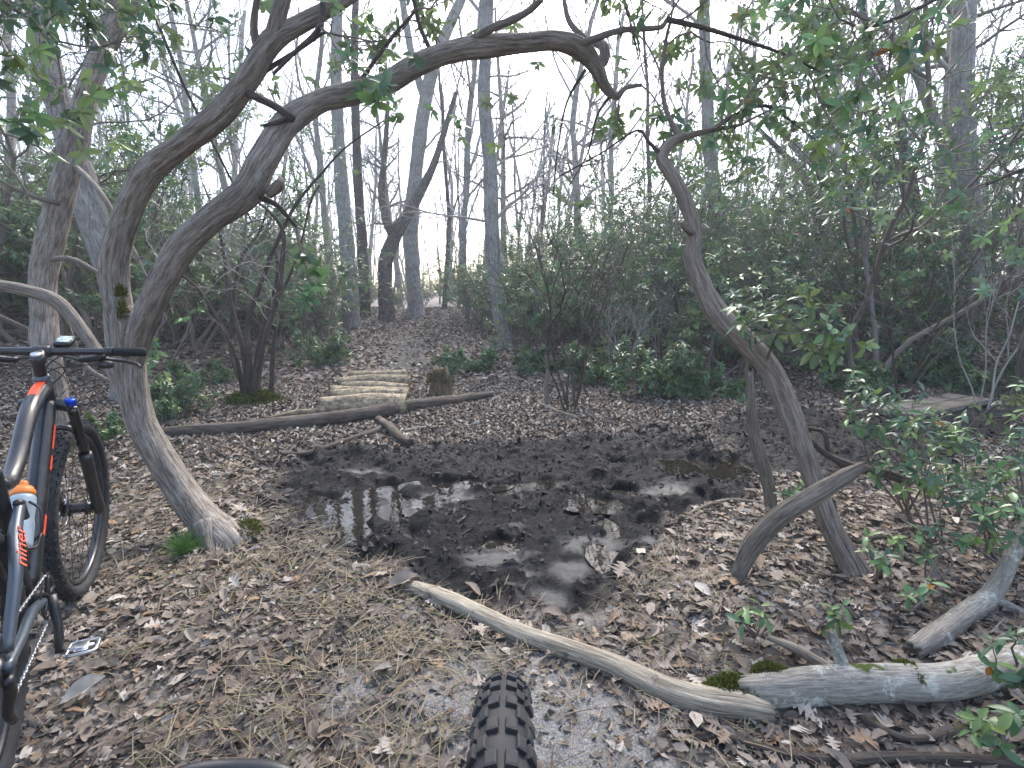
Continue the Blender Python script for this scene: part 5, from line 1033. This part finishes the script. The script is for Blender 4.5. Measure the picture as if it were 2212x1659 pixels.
    for k, r0 in enumerate((.088, .078, .068, .059, .051, .044, .037, .030)): disc(cs_, rc_ + V3(0, .014 - .0042 * k, 0), r0, .0016, seg=40); disc(cs_, rc_, .026, .036)
    part('cassette', cs_, 'dull_steel')
    up_ = [bb + V3(0, -.052, .068), rc_ + V3(.01, -.004, .06)]; jw = rc_ + V3(.03, -.006, -.13); dn = [bb + V3(.01, -.052, -.068), jw]
    for a_, b2 in (up_, dn):
        ch = MB()
        n_ = int(np.linalg.norm(b2 - a_) / .0127); dd = (b2 - a_) / n_
        for i in range(n_): box(ch, a_ + dd * (i + .5), dd * .46, V3(0, .0022 if i % 2 else .0042, 0), V3(0, 0, .0040), .3)
        part('chain_run', ch, 'dull_steel')
    part('derailleur', T([ra + V3(-.005, -.075, -.02), rc_ + V3(.02, -.02, -.07), jw, jw + V3(.03, 0, -.045)], [.012, .014, .012, .010], 10), 'blackmetal')
    # computer on the bar
    if detail:
        cm = MB(); cc = bar + V3(.035, -.055, .035); xa = V3(.88, 0, .28) * .038; box(cm, cc, xa, V3(0, .025, 0), V3(-.28, 0, .88) * .009, .25); co_ = part('bike_computer', cm, 'blackmetal', turn=True)
        cm = MB(); box(cm, cc + V3(-.28, 0, .88) * .0095, xa * .85, V3(0, .021, 0), V3(-.28, 0, .88) * .001, .2); part('screen', cm, 'screen', co_, True)
        part('computer_mount', T([bar, bar + V3(.02, -.04, .016), cc - V3(-.28, 0, .88) * .008], [.007, .006, .009], 8), 'blackmetal', turn=True)
        # cage belongs to the frame, the bottle lifts out
        nb = unit(np.cross(V3(0, 1, 0), dvec)[None])[0]; nb = nb if nb[2] > 0 else -nb; bd = -dvec / np.linalg.norm(dvec); b0 = bb + V3(.02, 0, .03) + bd * .10 + nb * .068
        cg = MB()
        for s_ in (1, -1): tube(cg, [b0 + bd * .02 - nb * .036, b0 + bd * .05 + V3(0, s_ * .037, 0) - nb * .01, b0 + bd * .09 + V3(0, s_ * .038, 0) + nb * .012, b0 + bd * .12 + V3(0, s_ * .034, 0) + nb * .02, b0 + bd * .14 + nb * .036 + V3(0, s_ * .01, 0)], [.004] * 5, 8, .015); tube(cg, [b0 + bd * .05 + V3(0, s_ * .037, 0) - nb * .01, b0 + V3(0, s_ * .03, 0), b0 + nb * .025], [.004] * 3, 8, .015)
        part('bottle_cage', cg, 'blackmetal')
        bo = empty('water_bottle', (0, 0, 0), 'milky plastic water bottle with orange cap in the other bike frame', 'bottle'); bo.location = Matrix.Rotation(heading, 4, 'Z') @ Vector(b0) + root.location; bo.rotation_euler = (0, 0, heading)
        mb = MB(); tube(mb, [bd * 0, bd * .01, bd * .07, bd * .10, bd * .145, bd * .168, bd * .18], [.030, .0355, .0358, .033, .0355, .034, .024], 24, .008); mb.build('body', M['bottle'], bo, local=True)
        mb = MB(); tube(mb, [bd * .176, bd * .19, bd * .205], [.0315, .0315, .024], 24, .006); cp = mb.build('cap', M['bottle_cap'], bo, local=True); mb = MB(); tube(mb, [bd * .204, bd * .22, bd * .228], [.012, .012, .008], 14, .005); mb.build('spout', M['bottle_cap'], cp, local=True)
    return root
make_bike('mountain_bike', 'black and orange mountain bike standing at the left edge beside the arching laurel', R(119.1), (-1.278, 1.067), 68.2, R(-4.3), .056, True).rotation_euler[0] = R(1.5)
rd = make_bike('mountain_bike', 'bike under the camera, only its blocky front tyre in view', R(90), (-.012, .50 - 1.14), 57, 0.0, .073, False, True)
# hose looping in front of that bike's bar
mb = MB(); tube(mb, [at(300, 1740, .42), at(390, 1676, .44), at(500, 1660, .45), at(610, 1672, .44), at(700, 1740, .42)], [.0085] * 5, 12, .01); V = [v - np.array(rd.location) for v in mb.V]
mb.V = [np.stack([v[:, 1], -v[:, 0], v[:, 2]], -1) for v in V]; mb.build('brake_hose', M['hose'], rd, local=True)

# ------------------------------------------------------------------ labels by row and place in the row
ORD = 'first second third fourth fifth sixth seventh eighth ninth tenth eleventh twelfth'.split()
groups = {}
for o in bpy.data.objects:
    if o.get('group') and (o.get('group').startswith('laurel') or o.get('group').startswith('bare')): groups.setdefault(o['group'], []).append(o)
for gname, obs in groups.items():
    obs.sort(key=lambda o: o.location.y); nr = max(1, round(len(obs) / 8)); rows = [obs[i * len(obs) // nr:(i + 1) * len(obs) // nr] for i in range(nr)]
    names = {1: ['row'], 2: ['front row', 'back row'], 3: ['front row', 'middle row', 'back row'], 4: ['front row', 'second row', 'third row', 'back row']}[nr]
    for rw, rn in zip(rows, names):
        rw.sort(key=lambda o: o.location.x / o.location.y)
        for i, o in enumerate(rw):
            kind = 'bare tree' if 'bare' in gname else 'laurel shrub'; where = gname.split(', ')[-1] + ' woodland' if 'bare' in gname else gname.replace('laurel shrubs ', 'shrubs ').replace('laurel thicket ', 'thicket ')
            o['label'] = f'{ORD[i]} {kind} from the left, {rn} of {where}'

# ------------------------------------------------------------------ damp air between the trees
hv = np.array([(x, y, z) for z in (-4.0, 16.5) for x, y in ((-95, -30), (95, -30), (95, 95), (-95, 95))], float)
hm = bpy.data.materials.new('damp_air'); hm.use_nodes = True; ht_ = hm.node_tree; ht_.nodes.clear()
pv = ht_.nodes.new('ShaderNodeVolumePrincipled'); pv.inputs['Density'].default_value = .0034; pv.inputs['Color'].default_value = (.86, .93, 1, 1); pv.inputs['Anisotropy'].default_value = .2
ou = ht_.nodes.new('ShaderNodeOutputMaterial'); ht_.links.new(pv.outputs[0], ou.inputs['Volume'])
o = link('haze', mesh_from('haze', hv, np.array([(3, 2, 1, 0), (4, 5, 6, 7), (0, 1, 5, 4), (1, 2, 6, 5), (2, 3, 7, 6), (3, 0, 4, 7)]), hm, smooth=False)); tag(o, 'thin damp haze between the trees', 'haze', kind='stuff')
